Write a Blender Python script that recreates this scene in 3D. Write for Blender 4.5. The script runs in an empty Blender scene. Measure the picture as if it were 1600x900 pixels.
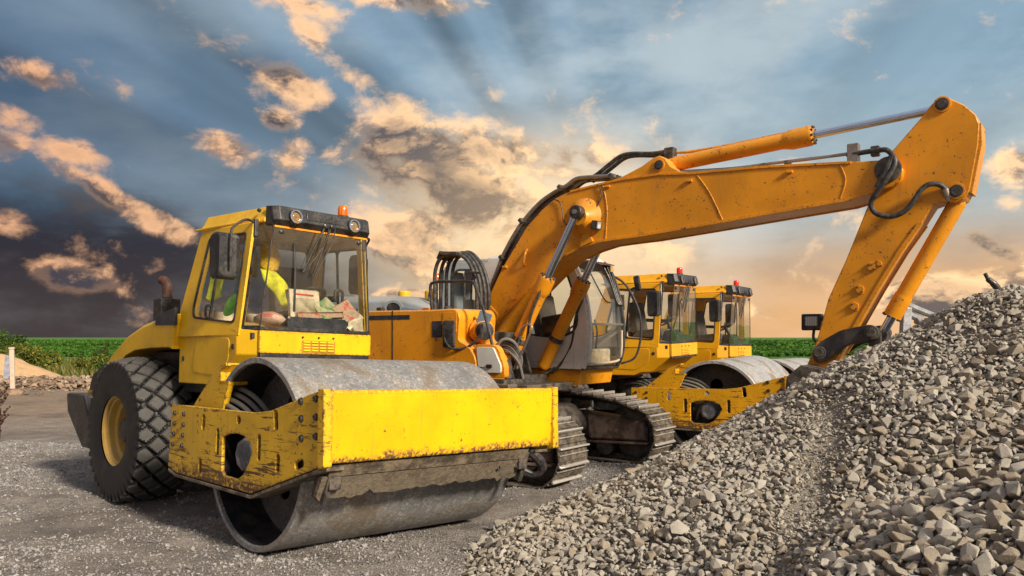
import bpy, bmesh, math, random
import numpy as np
from mathutils import Vector, Matrix, Euler

R = math.radians
scene = bpy.context.scene
COL = scene.collection

# ------------------------------------------------------------------ camera
CAM_Z = 1.68
cam_data = bpy.data.cameras.new('camera')
cam_data.sensor_width = 36.0
cam_data.lens = 29.03
cam_data.shift_y = 0.0481
cam_data.clip_start = 0.05
cam_data.clip_end = 6000
cam = bpy.data.objects.new('camera', cam_data)
cam.location = (0, 0, CAM_Z)
cam.rotation_euler = (R(90), 0, 0)
COL.objects.link(cam)
scene.camera = cam

# ------------------------------------------------------------------ light
SUN_AZ, SUN_EL = R(138), R(30)          # clockwise from +Y (the viewing direction), above the horizon
EXPOSURE = 0.55
SKY_GAIN = 1.0
sun_data = bpy.data.lights.new('sun', 'SUN')
sun_data.energy = 4.2
sun_data.angle = R(9)
sun_data.color = (1.0, 0.86, 0.66)
sun = bpy.data.objects.new('sun', sun_data)
_d = Vector((math.sin(SUN_AZ) * math.cos(SUN_EL), math.cos(SUN_AZ) * math.cos(SUN_EL), math.sin(SUN_EL)))
sun.rotation_euler = _d.to_track_quat('Z', 'Y').to_euler()
sun.location = (8, -8, 12)
COL.objects.link(sun)

scene.view_settings.view_transform = 'Standard'
scene.view_settings.look = 'None'
scene.view_settings.exposure = EXPOSURE
scene.view_settings.gamma = 1.0
scene.view_settings.use_curve_mapping = False
scene.render.engine = 'CYCLES'
scene.cycles.max_bounces = 8
scene.cycles.transparent_max_bounces = 24
scene.cycles.caustics_reflective = False
scene.cycles.caustics_refractive = False
scene.cycles.sample_clamp_indirect = 6.0
try:
    scene.cycles.use_denoising = True
except Exception:
    pass


# ------------------------------------------------------------------ node helpers
class NT:
    def __init__(self, tree):
        self.t = tree
        tree.nodes.clear()

    def n(self, typ, **kw):
        nd = self.t.nodes.new(typ)
        for k, v in kw.items():
            setattr(nd, k, v)
        return nd

    def set(self, sock, v):
        if isinstance(v, bpy.types.NodeSocket):
            self.t.links.new(v, sock)
        elif v is not None:
            if hasattr(sock, 'default_value'):
                dv = sock.default_value
                if hasattr(dv, '__len__') and not hasattr(v, '__len__'):
                    v = (v,) * len(dv)
                if hasattr(dv, '__len__') and len(dv) == 4 and len(v) == 3:
                    v = tuple(v) + (1.0,)
                sock.default_value = v

    def math(self, op, a, b=None, c=None, clamp=False):
        nd = self.n('ShaderNodeMath', operation=op, use_clamp=clamp)
        self.set(nd.inputs[0], a)
        if b is not None: self.set(nd.inputs[1], b)
        if c is not None: self.set(nd.inputs[2], c)
        return nd.outputs[0]

    def vmath(self, op, a, b=None, scale=None):
        nd = self.n('ShaderNodeVectorMath', operation=op)
        self.set(nd.inputs[0], a)
        if b is not None: self.set(nd.inputs[1], b)
        if scale is not None: self.set(nd.inputs['Scale'], scale)
        return nd.outputs['Value'] if op in ('LENGTH', 'DOT_PRODUCT', 'DISTANCE') else nd.outputs[0]

    def mix(self, fac, a, b, mode='MIX'):
        nd = self.n('ShaderNodeMix', data_type='RGBA', blend_type=mode)
        self.set(nd.inputs[0], fac)
        self.set(nd.inputs[6], a)
        self.set(nd.inputs[7], b)
        return nd.outputs[2]

    def fmix(self, fac, a, b):
        nd = self.n('ShaderNodeMix', data_type='FLOAT')
        self.set(nd.inputs[0], fac)
        self.set(nd.inputs[2], a)
        self.set(nd.inputs[3], b)
        return nd.outputs[0]

    def ramp(self, v, lo, hi, a=0.0, b=1.0, smooth=True):
        nd = self.n('ShaderNodeMapRange', interpolation_type='SMOOTHSTEP' if smooth else 'LINEAR')
        nd.clamp = True
        self.set(nd.inputs[0], v)
        for i, x in zip((1, 2, 3, 4), (lo, hi, a, b)):
            self.set(nd.inputs[i], x)
        return nd.outputs[0]

    def noise(self, vec, scale, detail=4, rough=0.55, dist=0.0, lac=2.0):
        nd = self.n('ShaderNodeTexNoise')
        self.set(nd.inputs['Vector'], vec)
        self.set(nd.inputs['Scale'], scale)
        self.set(nd.inputs['Detail'], detail)
        self.set(nd.inputs['Roughness'], rough)
        self.set(nd.inputs['Distortion'], dist)
        self.set(nd.inputs['Lacunarity'], lac)
        return nd.outputs[0]

    def mapping(self, vec, scale=(1, 1, 1), loc=(0, 0, 0), rot=(0, 0, 0)):
        nd = self.n('ShaderNodeMapping')
        self.set(nd.inputs[0], vec)
        nd.inputs['Location'].default_value = loc
        nd.inputs['Rotation'].default_value = rot
        nd.inputs['Scale'].default_value = scale
        return nd.outputs[0]

    def sep(self, v):
        nd = self.n('ShaderNodeSeparateXYZ')
        self.set(nd.inputs[0], v)
        return nd.outputs

    def comb(self, x, y, z):
        nd = self.n('ShaderNodeCombineXYZ')
        for i, v in enumerate((x, y, z)):
            self.set(nd.inputs[i], v)
        return nd.outputs[0]

    def bump(self, h, strength=0.3, dist=0.01, normal=None):
        nd = self.n('ShaderNodeBump')
        nd.inputs['Strength'].default_value = strength
        nd.inputs['Distance'].default_value = dist
        self.set(nd.inputs['Height'], h)
        if normal is not None: self.set(nd.inputs['Normal'], normal)
        return nd.outputs[0]


# ------------------------------------------------------------------ sky (world)
def build_world():
    w = bpy.data.worlds.new('World')
    scene.world = w
    w.use_nodes = True
    T = NT(w.node_tree)
    tc = T.n('ShaderNodeTexCoord')
    d = T.vmath('NORMALIZE', tc.outputs['Generated'])
    x, y, z = T.sep(d)[0:3]
    az = T.math('ARCTAN2', x, y)
    el = T.math('ARCSINE', z)
    pos = T.comb(az, el, 0.0)

    def ang(px, py):
        a = math.atan((px - 800) / 1290)
        return a, math.atan((527 - py) / 1290 * math.cos(a))

    # clear-sky base: deep blue to the left, pale veil to the right, warm low down
    a = T.ramp(x, -0.62, 0.30)
    e = T.ramp(el, 0.0, 0.20)
    e2 = T.ramp(el, 0.12, 0.55)
    low = T.mix(a, (0.070, 0.054, 0.056), (0.56, 0.36, 0.20))
    mid = T.mix(a, (0.032, 0.070, 0.125), (0.40, 0.44, 0.43))
    top = T.mix(a, (0.012, 0.046, 0.115), (0.29, 0.44, 0.55))
    top = T.mix(e2, top, (0.22, 0.32, 0.42))
    base = T.mix(T.ramp(el, 0.0, 0.16), low, mid)
    base = T.mix(T.ramp(el, 0.10, 0.32), base, top)
    # physically based sky underneath, in the direction of the lamp
    nis = T.n('ShaderNodeTexSky', sky_type='NISHITA')
    nis.sun_disc = False
    nis.sun_elevation = SUN_EL
    nis.sun_rotation = SUN_AZ
    nis.air_density = 1.0
    nis.dust_density = 2.5
    nscaled = T.vmath('SCALE', nis.outputs[0], scale=0.10)
    base = T.mix(0.03, base, nscaled)

    # sun rays fanning up from behind the clouds
    sa, se = ang(1010, 480)
    dx = T.math('SUBTRACT', az, sa)
    dy = T.math('SUBTRACT', el, se)
    rang = T.math('ARCTAN2', dy, dx)
    rl = T.vmath('LENGTH', T.comb(dx, dy, 0.0))
    rn = T.noise(T.comb(T.math('MULTIPLY', rang, 4.0), T.math('MULTIPLY', rl, 0.9), 3.3), 1.5, 2.5, 0.5)
    ramt = T.math('MULTIPLY', T.ramp(rl, 0.16, 0.34), T.ramp(rl, 1.1, 0.7))
    ramt = T.math('MULTIPLY', ramt, T.ramp(x, 0.16, -0.10, 0.22, 1.0))
    rays = T.math('MULTIPLY', T.math('MULTIPLY', T.math('SUBTRACT', rn, 0.5), 2.6), ramt)
    base = T.vmath('SCALE', base, scale=T.math('ADD', 1.0, rays))
    # soft veil, thicker to the right
    st = T.noise(T.mapping(d, (1.6, 1.6, 4.2), rot=(0, R(-24), 0)), 2.0, 5, 0.55)
    st2 = T.noise(T.mapping(d, (1.0, 1.0, 2.2), rot=(0, R(-30), 0)), 5.0, 6, 0.6)
    veil = T.ramp(T.math('ADD', T.math('MULTIPLY', st, 0.65), T.math('MULTIPLY', st2, 0.35)), 0.42, 0.64)
    base = T.mix(T.math('MULTIPLY', veil, T.ramp(x, -0.5, 0.15, 0.10, 0.55)), base, (0.66, 0.74, 0.76))
    base = T.mix(T.math('MULTIPLY', T.ramp(st2, 0.52, 0.34), T.ramp(x, -0.3, 0.3, 0.0, 0.42)), base, (0.13, 0.24, 0.33))

    # clouds
    dn = T.mapping(d, (1.0, 1.0, 1.5))
    wn = T.n('ShaderNodeTexNoise')
    T.set(wn.inputs['Vector'], dn)
    wn.inputs['Scale'].default_value = 5.0
    wn.inputs['Detail'].default_value = 5
    wv = T.vmath('SUBTRACT', wn.outputs[1], (0.5, 0.5, 0.5))
    dw = T.vmath('ADD', dn, T.vmath('SCALE', wv, scale=0.10))

    def dens(v):
        a1 = T.noise(v, 13.0, 9, 0.63)
        a2 = T.noise(v, 4.0, 3, 0.5)
        return T.math('ADD', T.math('MULTIPLY', a1, 0.66), T.math('MULTIPLY', a2, 0.34))
    n0 = dens(dw)
    n1 = dens(T.vmath('ADD', dw, (0.010, 0.0, 0.020)))
    n2 = dens(T.vmath('ADD', dw, (0.026, 0.0, 0.050)))
    # where clouds gather
    blobs = [  # px, py, rx, ry, tilt, weight
        (655, 240, 120, 60, 24, 0.80), (615, 285, 100, 46, 34, 0.82), (740, 320, 160, 70, 16, 0.86), (650, 355, 110, 50, 12, 0.80), (700, 405, 190, 50, 0, 0.74), (800, 240, 120, 46, 12, 0.70), (900, 265, 130, 55, 8, 0.62), (860, 330, 120, 70, 0, .62),
        (458, 128, 85, 26, 20, 0.74), (490, 60, 50, 20, 50, 0.50), (545, 112, 60, 20, 32, 0.50), (640, 2, 130, 22, 6, 0.75), (470, 8, 80, 16, 6, 0.6), (348, 230, 55, 30, 12, 0.84),
        (455, 246, 30, 34, 45, 0.70), (432, 188, 36, 18, 10, 0.70), (55, 118, 62, 28, 10, 0.90), (115, 238, 50, 22, 14, 0.80), (170, 130, 50, 16, 30, 0.5),
        (28, 188, 42, 20, 8, 0.70), (180, 312, 120, 20, 28, 0.90), (270, 355, 50, 16, 26, 0.85), (115, 438, 62, 26, 8, 0.92), (8, 225, 40, 26, 0, 0.78), (8, 345, 38, 24, 0, .82),
        (1590, 262, 40, 44, 0, 0.92), (1480, 468, 110, 34, 4, 1.25), (1440, 475, 60, 26, 0, 1.1), (1545, 385, 60, 18, 32, 0.80), (1580, 440, 60, 34, 0, 0.85), (1575, 310, 30, 22, 30, .6),
        (770, 138, 50, 24, 10, 0.45), (980, 380, 110, 44, 0, 0.58), (635, 465, 80, 18, 0, .85), (1190, 490, 70, 16, 10, .55), (1100, 470, 90, 24, 0, .5), (1340, 500, 120, 16, 0, .6)]
    cov = None
    for px, py, rx, ry, tilt, wt in blobs:
        ca, ce = ang(px, py)
        mp = T.n('ShaderNodeMapping', vector_type='TEXTURE')
        T.set(mp.inputs[0], pos)
        mp.inputs['Location'].default_value = (ca, ce, 0)
        mp.inputs['Rotation'].default_value = (0, 0, R(-tilt))
        mp.inputs['Scale'].default_value = (rx / 1290 * 1.5, ry / 1290 * 1.5, 1)
        r2 = T.vmath('LENGTH', mp.outputs[0])
        g = T.math('MULTIPLY', T.ramp(r2, 1.15, 0.0), wt)
        cov = g if cov is None else T.math('SMOOTH_MAX', cov, g, 0.12)
    outside = T.ramp(T.math('MAXIMUM', T.math('ABSOLUTE', az), T.math('MULTIPLY', el, 1.45)), 0.60, 0.80)
    cov = T.math('MAXIMUM', cov, T.math('MULTIPLY', outside, 0.40))
    cov = T.math('MULTIPLY', cov, T.ramp(el, 0.0, 0.03))
    body = T.math('ADD', T.math('MULTIPLY', cov, 0.80), T.math('MULTIPLY', T.math('SUBTRACT', n0, 0.5), 2.5))
    alpha = T.ramp(body, 0.22, 0.66)
    thick = T.ramp(body, 0.50, 0.98)
    g1 = T.math('SUBTRACT', n0, n1)
    g2 = T.math('SUBTRACT', n0, n2)
    lit = T.ramp(T.math('ADD', T.math('MULTIPLY', g1, 0.8), T.math('MULTIPLY', g2, 1.1)), -0.085, 0.125)
    da, de = ang(650, 290)
    dk = T.ramp(T.vmath('LENGTH', T.comb(T.math('SUBTRACT', az, da), T.math('MULTIPLY', T.math('SUBTRACT', el, de), 1.3), 0.0)), 0.20, 0.05, 0.32, 0.92)
    lit = T.math('MULTIPLY', lit, T.math('SUBTRACT', 1.0, T.math('MULTIPLY', thick, dk)))
    lit = T.math('ADD', lit, T.math('MULTIPLY', T.ramp(body, 0.66, 0.36), 0.40), clamp=True)
    warm = T.ramp(x, -0.6, 0.10)
    litc = T.mix(warm, (0.95, 0.50, 0.27), (1.36, 0.88, 0.47))
    darkc = T.mix(warm, (0.070, 0.062, 0.076), (0.125, 0.112, 0.122))
    ccol = T.mix(lit, darkc, litc)
    # heavy dark bank low on the left, behind the lit cumulus
    bank_n = T.noise(T.mapping(d, (1.0, 1.0, 2.6)), 5.0, 7, 0.58)
    bx = T.ramp(x, -0.10, -0.40)
    edge = T.math('ADD', 0.052, T.math('MULTIPLY', bx, 0.105))
    bank = T.ramp(T.math('SUBTRACT', T.math('ADD', edge, T.math('MULTIPLY', T.math('SUBTRACT', bank_n, 0.5), 0.22)), el), -0.015, 0.04)
    bank = T.math('MULTIPLY', bank, T.ramp(x, -0.06, -0.24))
    bankc = T.mix(T.ramp(el, 0.0, 0.13), (0.062, 0.048, 0.048), (0.030, 0.028, 0.040))
    bankc = T.mix(T.ramp(bank_n, 0.42, 0.62), bankc, (0.095, 0.086, 0.090))
    base = T.mix(T.math('MULTIPLY', bank, 0.95), base, bankc)
    # warm glow low behind the machines
    ga, ge = ang(1560, 505)
    gl = T.vmath('LENGTH', T.comb(T.math('SUBTRACT', az, ga), T.math('MULTIPLY', T.math('SUBTRACT', el, ge), 5.5), 0.0))
    base = T.mix(T.ramp(gl, 0.80, 0.0, 0.0, 0.70), base, (1.05, 0.55, 0.20))
    g2a, g2e = ang(840, 360)
    gl2 = T.vmath('LENGTH', T.comb(T.math('SUBTRACT', az, g2a), T.math('MULTIPLY', T.math('SUBTRACT', el, g2e), 1.7), 0.0))
    glow2 = T.ramp(gl2, 0.30, 0.0, 0.0, 1.0)
    base = T.mix(T.math('MULTIPLY', glow2, 0.75), base, (1.45, 1.02, 0.55))
    ccol = T.mix(T.math('MULTIPLY', glow2, 0.20), ccol, (1.2, 0.78, 0.36))
    col = T.mix(T.math('MULTIPLY', alpha, 0.93), base, ccol)
    col = T.mix(T.ramp(el, -0.002, -0.03), col, (0.07, 0.065, 0.055))
    bg = T.n('ShaderNodeBackground')
    T.set(bg.inputs[0], T.vmath('SCALE', col, scale=10.0 * SKY_GAIN * 2 ** (-EXPOSURE)))
    bg.inputs[1].default_value = 0.10
    out = T.n('ShaderNodeOutputWorld')
    T.t.links.new(bg.outputs[0], out.inputs[0])
    try:
        w.cycles.sampling_method = 'MANUAL'
        w.cycles.sample_map_resolution = 256
    except Exception:
        pass


build_world()

# ------------------------------------------------------------------ materials
MATS = {}


def new_mat(name):
    m = bpy.data.materials.new(name)
    m.use_nodes = True
    T = NT(m.node_tree)
    b = T.n('ShaderNodeBsdfPrincipled')
    o = T.n('ShaderNodeOutputMaterial')
    T.t.links.new(b.outputs[0], o.inputs[0])
    MATS[name] = m
    return m, T, b


def coords(T):
    return T.n('ShaderNodeTexCoord').outputs['Object']


def paint(name, col, rust=0.35, scratch=0.0, dust=0.35, rough=0.42, edge=0.6, low=None):
    m, T, b = new_mat(name)
    c = coords(T)
    n1 = T.noise(c, 1.7, 5, 0.6)
    n2 = T.noise(c, 9.0, 6, 0.65)
    n3 = T.noise(c, 34.0, 5, 0.7)
    worn = tuple(min(1, v * 0.78) for v in col)
    base = T.mix(T.ramp(n1, 0.35, 0.7), col, worn)
    base = T.mix(T.math('MULTIPLY', T.ramp(n2, 0.52, 0.72), 0.30), base, tuple(v * 0.62 for v in col))
    # settled dust
    up = T.sep(T.n('ShaderNodeNewGeometry').outputs['Normal'])[2]
    dm = T.math('MULTIPLY', T.math('ADD', T.ramp(up, 0.35, 0.98, 0.0, 0.8), T.ramp(n2, 0.55, 0.8, 0.0, 0.22)), dust)
    base = T.mix(dm, base, (0.36, 0.31, 0.25))
    # vertical run-off streaks
    sk = T.noise(T.mapping(c, (7.0, 7.0, 0.55)), 2.5, 5, 0.65)
    base = T.mix(T.math('MULTIPLY', T.ramp(sk, 0.55, 0.75), 0.22 + dust * 0.25), base, (0.20, 0.13, 0.06))
    gr = T.noise(T.mapping(c, (1, 1, 1), loc=(3.1, 1.7, 0.4)), 3.1, 7, 0.72, dist=0.4)
    base = T.mix(T.math('MULTIPLY', T.ramp(gr, 0.60, 0.74), 0.35 * min(1.0, rust + 0.25)), base, (0.085, 0.055, 0.03))
    base = T.mix(T.math('MULTIPLY', T.ramp(gr, 0.42, 0.28), 0.18), base, tuple(min(1, v * 0.8 + 0.14) for v in col))
    chips = T.ramp(T.math('ADD', n3, T.math('MULTIPLY', n2, 0.55)), 1.02 - rust * 0.16, 1.06 - rust * 0.16)
    # worn edges
    bv = T.n('ShaderNodeBevel', samples=3)
    bv.inputs['Radius'].default_value = 0.016 + 0.016 * edge
    dt = T.vmath('DOT_PRODUCT', bv.outputs[0], T.n('ShaderNodeNewGeometry').outputs['Normal'])
    ed = T.math('MULTIPLY', T.ramp(dt, 0.998, 0.955), T.ramp(n3, 0.62 - edge * 0.22, 0.68 - edge * 0.1))
    mask = T.math('MAXIMUM', chips, T.math('MULTIPLY', ed, edge))
    if scratch > 0:
        sx = T.noise(T.mapping(c, (1.1, 1.1, 13.0), rot=(0, R(9), 0)), 2.6, 7, 0.72, dist=0.5)
        zz = T.sep(c)[2]
        gate = T.ramp(T.noise(c, 2.3, 3, 0.5), 0.36, 0.54)
        thr = T.ramp(zz, 0.45, 1.05, 0.50, 0.575)
        s = T.math('MULTIPLY', T.ramp(sx, thr, T.math('ADD', thr, 0.03)), gate)
        scuff = T.ramp(T.math('ADD', zz, T.math('MULTIPLY', n2, 0.30)), 0.76, 0.66)
        s = T.math('MAXIMUM', s, T.math('MULTIPLY', scuff, T.ramp(n3, 0.36, 0.52)))
        mask = T.math('MAXIMUM', mask, T.math('MULTIPLY', s, scratch))
    if low:
        lz = T.math('ADD', T.sep(c)[2], T.math('SUBTRACT', T.math('MULTIPLY', n2, 0.16), 0.08))
        lm_ = T.math('MULTIPLY', T.ramp(lz, low + 0.03, low - 0.02), T.ramp(n3, 0.38, 0.56))
        mask = T.math('MAXIMUM', mask, lm_)
    rustc = T.mix(n3, (0.045, 0.020, 0.012), (0.17, 0.075, 0.035))
    base = T.mix(mask, base, rustc)
    T.set(b.inputs['Base Color'], base)
    rr = T.math('ADD', rough, T.math('MULTIPLY', dm, 0.5))
    T.set(b.inputs['Roughness'], T.fmix(mask, rr, 0.85))
    b.inputs['Coat Weight'].default_value = 0.18
    b.inputs['Coat Roughness'].default_value = 0.25
    h = T.math('SUBTRACT', T.math('MULTIPLY', n2, 0.12), mask)
    T.set(b.inputs['Normal'], T.bump(h, 0.25, 0.004))
    return m


def plain(name, col, rough=0.6, metal=0.0, var=0.25, scale=8.0, dirt=None, dirt_amt=0.4, bump=0.15, bdist=0.004, spec=0.5):
    m, T, b = new_mat(name)
    c = coords(T)
    n1 = T.noise(c, scale, 6, 0.62)
    n2 = T.noise(c, scale * 6.3, 4, 0.6)
    base = T.mix(T.ramp(n1, 0.3, 0.72), tuple(v * (1 - var) for v in col), tuple(min(1, v * (1 + var)) for v in col))
    if dirt:
        base = T.mix(T.math('MULTIPLY', T.ramp(T.math('ADD', n1, T.math('MULTIPLY', n2, 0.4)), 0.62, 0.85), dirt_amt), base, dirt)
    T.set(b.inputs['Base Color'], base)
    T.set(b.inputs['Roughness'], T.ramp(n2, 0.3, 0.7, max(0.03, rough - 0.12), min(1, rough + 0.12)))
    b.inputs['Metallic'].default_value = metal
    b.inputs['Specular IOR Level'].default_value = spec
    if bump:
        T.set(b.inputs['Normal'], T.bump(T.math('ADD', n1, T.math('MULTIPLY', n2, 0.5)), bump, bdist))
    return m


YEL = paint('yellow_paint', (0.86, 0.51, 0.010), rust=0.18, dust=0.20)
YELF = paint('yellow_frame_paint', (0.86, 0.51, 0.010), rust=0.78, scratch=1.0, dust=0.20, edge=0.95)
YELC = plain('yellow_pressing', (0.88, 0.52, 0.006), 0.45, scale=3, var=0.08)
YELP = paint('yellow_beam_paint', (0.90, 0.52, 0.003), rust=0.55, dust=0.04, edge=1.0, rough=0.36, low=0.815)
ORA = paint('orange_paint', (0.80, 0.315, 0.008), rust=0.72, dust=0.26, edge=0.75)
YEL2 = paint('warm_lit_yellow_paint', (0.85, 0.42, 0.008), rust=0.20, dust=0.22)  # warm light on the far rollers put into their yellow
YELF2 = paint('warm_lit_yellow_frame_paint', (0.84, 0.42, 0.008), rust=0.85, scratch=1.0, dust=0.25, edge=0.95)  # same warm light tint put into the far frame colour
GRYP = paint('grey_paint', (0.74, 0.75, 0.75), rust=0.15, dust=0.35)
GRYD = paint('dull_grey_paint', (0.27, 0.31, 0.35), rust=0.15, dust=0.35)
BLUP = paint('blue_grey_paint', (0.14, 0.21, 0.30), rust=0.1, dust=0.3)
BLK = plain('black_plastic', (0.016, 0.017, 0.022), 0.48, dirt=(0.16, 0.14, 0.12), dirt_amt=0.28)
BLKM = plain('black_metal', (0.022, 0.023, 0.030), 0.40, dirt=(0.14, 0.11, 0.085), dirt_amt=0.35)
NAVY = plain('navy_plastic', (0.020, 0.026, 0.045), 0.45, dirt=(0.14, 0.13, 0.12), dirt_amt=0.2)
RUB = plain('rubber', (0.020, 0.020, 0.022), 0.62, scale=5, dirt=(0.15, 0.14, 0.13), dirt_amt=0.35, bump=0.35)
HOSE = plain('hose_rubber', (0.030, 0.031, 0.036), 0.55, scale=20, dirt=(0.20, 0.18, 0.15), dirt_amt=0.3)
HOSEG = plain('dusty_hose', (0.17, 0.17, 0.165), 0.75, scale=14, dirt=(0.06, 0.05, 0.045), dirt_amt=0.5)
MUD = plain('muddy_steel', (0.105, 0.082, 0.060), 0.85, scale=6, var=0.5, dirt=(0.30, 0.24, 0.17), dirt_amt=0.6, bump=0.8, bdist=0.02)
DKM = plain('dark_oily_metal', (0.045, 0.042, 0.042), 0.6, scale=7, var=0.4, dirt=(0.19, 0.15, 0.11), dirt_amt=0.5, bump=0.5, bdist=0.01)
CHR = plain('sky_tinted_chrome', (0.62, 0.74, 0.95), 0.14, metal=1.0, var=0.05, bump=0.0)  # blue sky reflection put into the chrome's base colour
STL = plain('worn_steel', (0.42, 0.40, 0.38), 0.42, metal=0.85, scale=12, var=0.3, dirt=(0.20, 0.15, 0.10), dirt_amt=0.7, bump=0.4)
SHOE = plain('track_steel', (0.36, 0.34, 0.32), 0.46, metal=0.55, scale=10, var=0.35, dirt=(0.10, 0.075, 0.055), dirt_amt=0.75, bump=0.5, bdist=0.006)


def shoe_mat():
    m, T, b = new_mat('track_shoe_steel')
    c = coords(T)
    n = T.noise(T.n('ShaderNodeNewGeometry').outputs['Position'], 14, 6, 0.65)
    up = T.ramp(T.math('ADD', T.sep(c)[2], T.math('MULTIPLY', n, 0.016)), 0.030, 0.056)
    T.set(b.inputs['Base Color'], T.mix(up, T.mix(T.ramp(n, 0.35, 0.7), (0.035, 0.028, 0.022), (0.17, 0.14, 0.11)), T.mix(n, (0.48, 0.45, 0.42), (0.74, 0.72, 0.70))))
    T.set(b.inputs['Metallic'], T.math('MULTIPLY', up, 0.6))
    T.set(b.inputs['Roughness'], T.fmix(up, 0.85, 0.38))
    T.set(b.inputs['Normal'], T.bump(n, 0.5, 0.008))
    return m


SHOE = shoe_mat()
SUNREF = plain('sunset_tinted_reflector', (0.92, 0.56, 0.20), 0.25, metal=0.6, var=0.1, bump=0)  # sunset reflection in the headlights put into the reflector colour
RUSTP = plain('rusty_pipe', (0.075, 0.030, 0.020), 0.7, scale=14, var=0.5)
RIMP = plain('wheel_rim_paint', (0.58, 0.37, 0.085), 0.5, scale=5, var=0.2, dirt=(0.30, 0.24, 0.17), dirt_amt=0.5)
SEAT = plain('seat_fabric', (0.10, 0.085, 0.075), 0.9, scale=30)
LINER = plain('cab_liner', (0.60, 0.53, 0.42), 0.9, scale=10)
VIS = plain('hi_vis_yellow', (0.72, 0.74, 0.02), 0.85, scale=14, bump=0.5, bdist=0.02)
VISO = plain('hi_vis_orange_yellow', (0.88, 0.50, 0.01), 0.8, scale=40, var=0.35, bump=0.6, bdist=0.01)
LIME = plain('lime_plastic', (0.30, 0.86, 0.04), 0.45, scale=5)
PAPER = plain('paper', (0.62, 0.56, 0.44), 0.9, scale=16, var=0.25)
PAPR = plain('printed_paper', (0.50, 0.42, 0.30), 0.8, scale=13, var=0.4, dirt=(0.45, 0.04, 0.05), dirt_amt=0.9)
PAPG = plain('green_print', (0.16, 0.30, 0.14), 0.7, scale=13, var=0.5, dirt=(0.5, 0.45, 0.3), dirt_amt=0.9)
MESHO = plain('orange_trim', (0.86, 0.30, 0.01), 0.5, scale=10, bump=0.0)
MIRR = plain('mirror_glass', (0.75, 0.78, 0.80), 0.05, metal=1.0, var=0.02, bump=0.0)
WHITE = plain('white_enamel', (0.58, 0.50, 0.42), 0.6, scale=6, var=0.12, dirt=(0.30, 0.2, 0.12), dirt_amt=0.5)
BARK = plain('bark', (0.085, 0.055, 0.035), 0.9, scale=14, var=0.4)
WEED = plain('dry_weed', (0.055, 0.020, 0.014), 0.9, scale=20, var=0.5)
SOIL = plain('soil', (0.105, 0.068, 0.045), 0.95, scale=2.2, var=0.5, dirt=(0.42, 0.29, 0.19), dirt_amt=0.7, bump=1.0, bdist=0.06)
SAND = plain('sand', (0.58, 0.38, 0.21), 0.95, scale=3.0, var=0.3, dirt=(0.22, 0.15, 0.10), dirt_amt=0.4, bump=1.0, bdist=0.05)


def glass(name, tint, refl=0.10, body=0.06, bodycol=(0.5, 0.5, 0.45), fr_=0.75):
    m = bpy.data.materials.new(name)
    m.use_nodes = True
    T = NT(m.node_tree)
    c = coords(T)
    n = T.noise(c, 3.0, 6, 0.65)
    tr = T.n('ShaderNodeBsdfTransparent')
    T.set(tr.inputs[0], tint)
    gl = T.n('ShaderNodeBsdfGlossy')
    gl.inputs['Roughness'].default_value = 0.02
    T.set(gl.inputs['Normal'], T.bump(T.noise(c, 2.2, 2, 0.5), 0.05, 0.02))
    df = T.n('ShaderNodeBsdfDiffuse')
    T.set(df.inputs[0], bodycol)
    ge = T.n('ShaderNodeNewGeometry')
    cs = T.math('ABSOLUTE', T.vmath('DOT_PRODUCT', ge.outputs['Normal'], ge.outputs['Incoming']))
    fr = T.math('ADD', 0.04, T.math('MULTIPLY', T.math('POWER', T.math('SUBTRACT', 1.0, cs, clamp=True), 5.0), 0.96))
    mx = T.n('ShaderNodeMixShader')
    T.set(mx.inputs[0], T.math('ADD', T.math('MULTIPLY', fr, fr_), refl, clamp=True))
    T.t.links.new(tr.outputs[0], mx.inputs[1])
    T.t.links.new(gl.outputs[0], mx.inputs[2])
    mx2 = T.n('ShaderNodeMixShader')
    T.set(mx2.inputs[0], T.math('MULTIPLY', T.ramp(n, 0.35, 0.75), body * 2))
    T.t.links.new(mx.outputs[0], mx2.inputs[1])
    T.t.links.new(df.outputs[0], mx2.inputs[2])
    o = T.n('ShaderNodeOutputMaterial')
    T.t.links.new(mx2.outputs[0], o.inputs[0])
    return m


GLS = glass('cab_glass', (0.985, 0.98, 0.95), 0.05, 0.014, fr_=1.0)
GLSD = glass('tinted_side_glass', (0.94, 0.96, 0.96), 0.02, 0.014, (0.25, 0.32, 0.36), fr_=0.5)
GLSL = glass('lamp_glass', (0.9, 0.88, 0.8), 0.12, 0.05)


def lens(name, col, emit=0.0):
    m, T, b = new_mat(name)
    c = coords(T)
    wv = T.n('ShaderNodeTexWave')
    T.set(wv.inputs['Vector'], c)
    wv.inputs['Scale'].default_value = 14
    T.set(b.inputs['Base Color'], T.mix(T.ramp(wv.outputs[1], 0.2, 0.8), tuple(v * 0.55 for v in col), col))
    b.inputs['Roughness'].default_value = 0.15
    b.inputs['Coat Weight'].default_value = 0.6
    b.inputs['Subsurface Weight'].default_value = 0.15
    return m


AMB = lens('amber_lens', (0.85, 0.20, 0.02))
REDL = lens('red_lens', (0.85, 0.035, 0.015))
BULB = lens('sunset_tinted_lamp', (0.90, 0.52, 0.16))  # amber of the reflected sunset put into the bulb colour
CLEAR = lens('clear_lens', (0.62, 0.66, 0.68))


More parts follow.
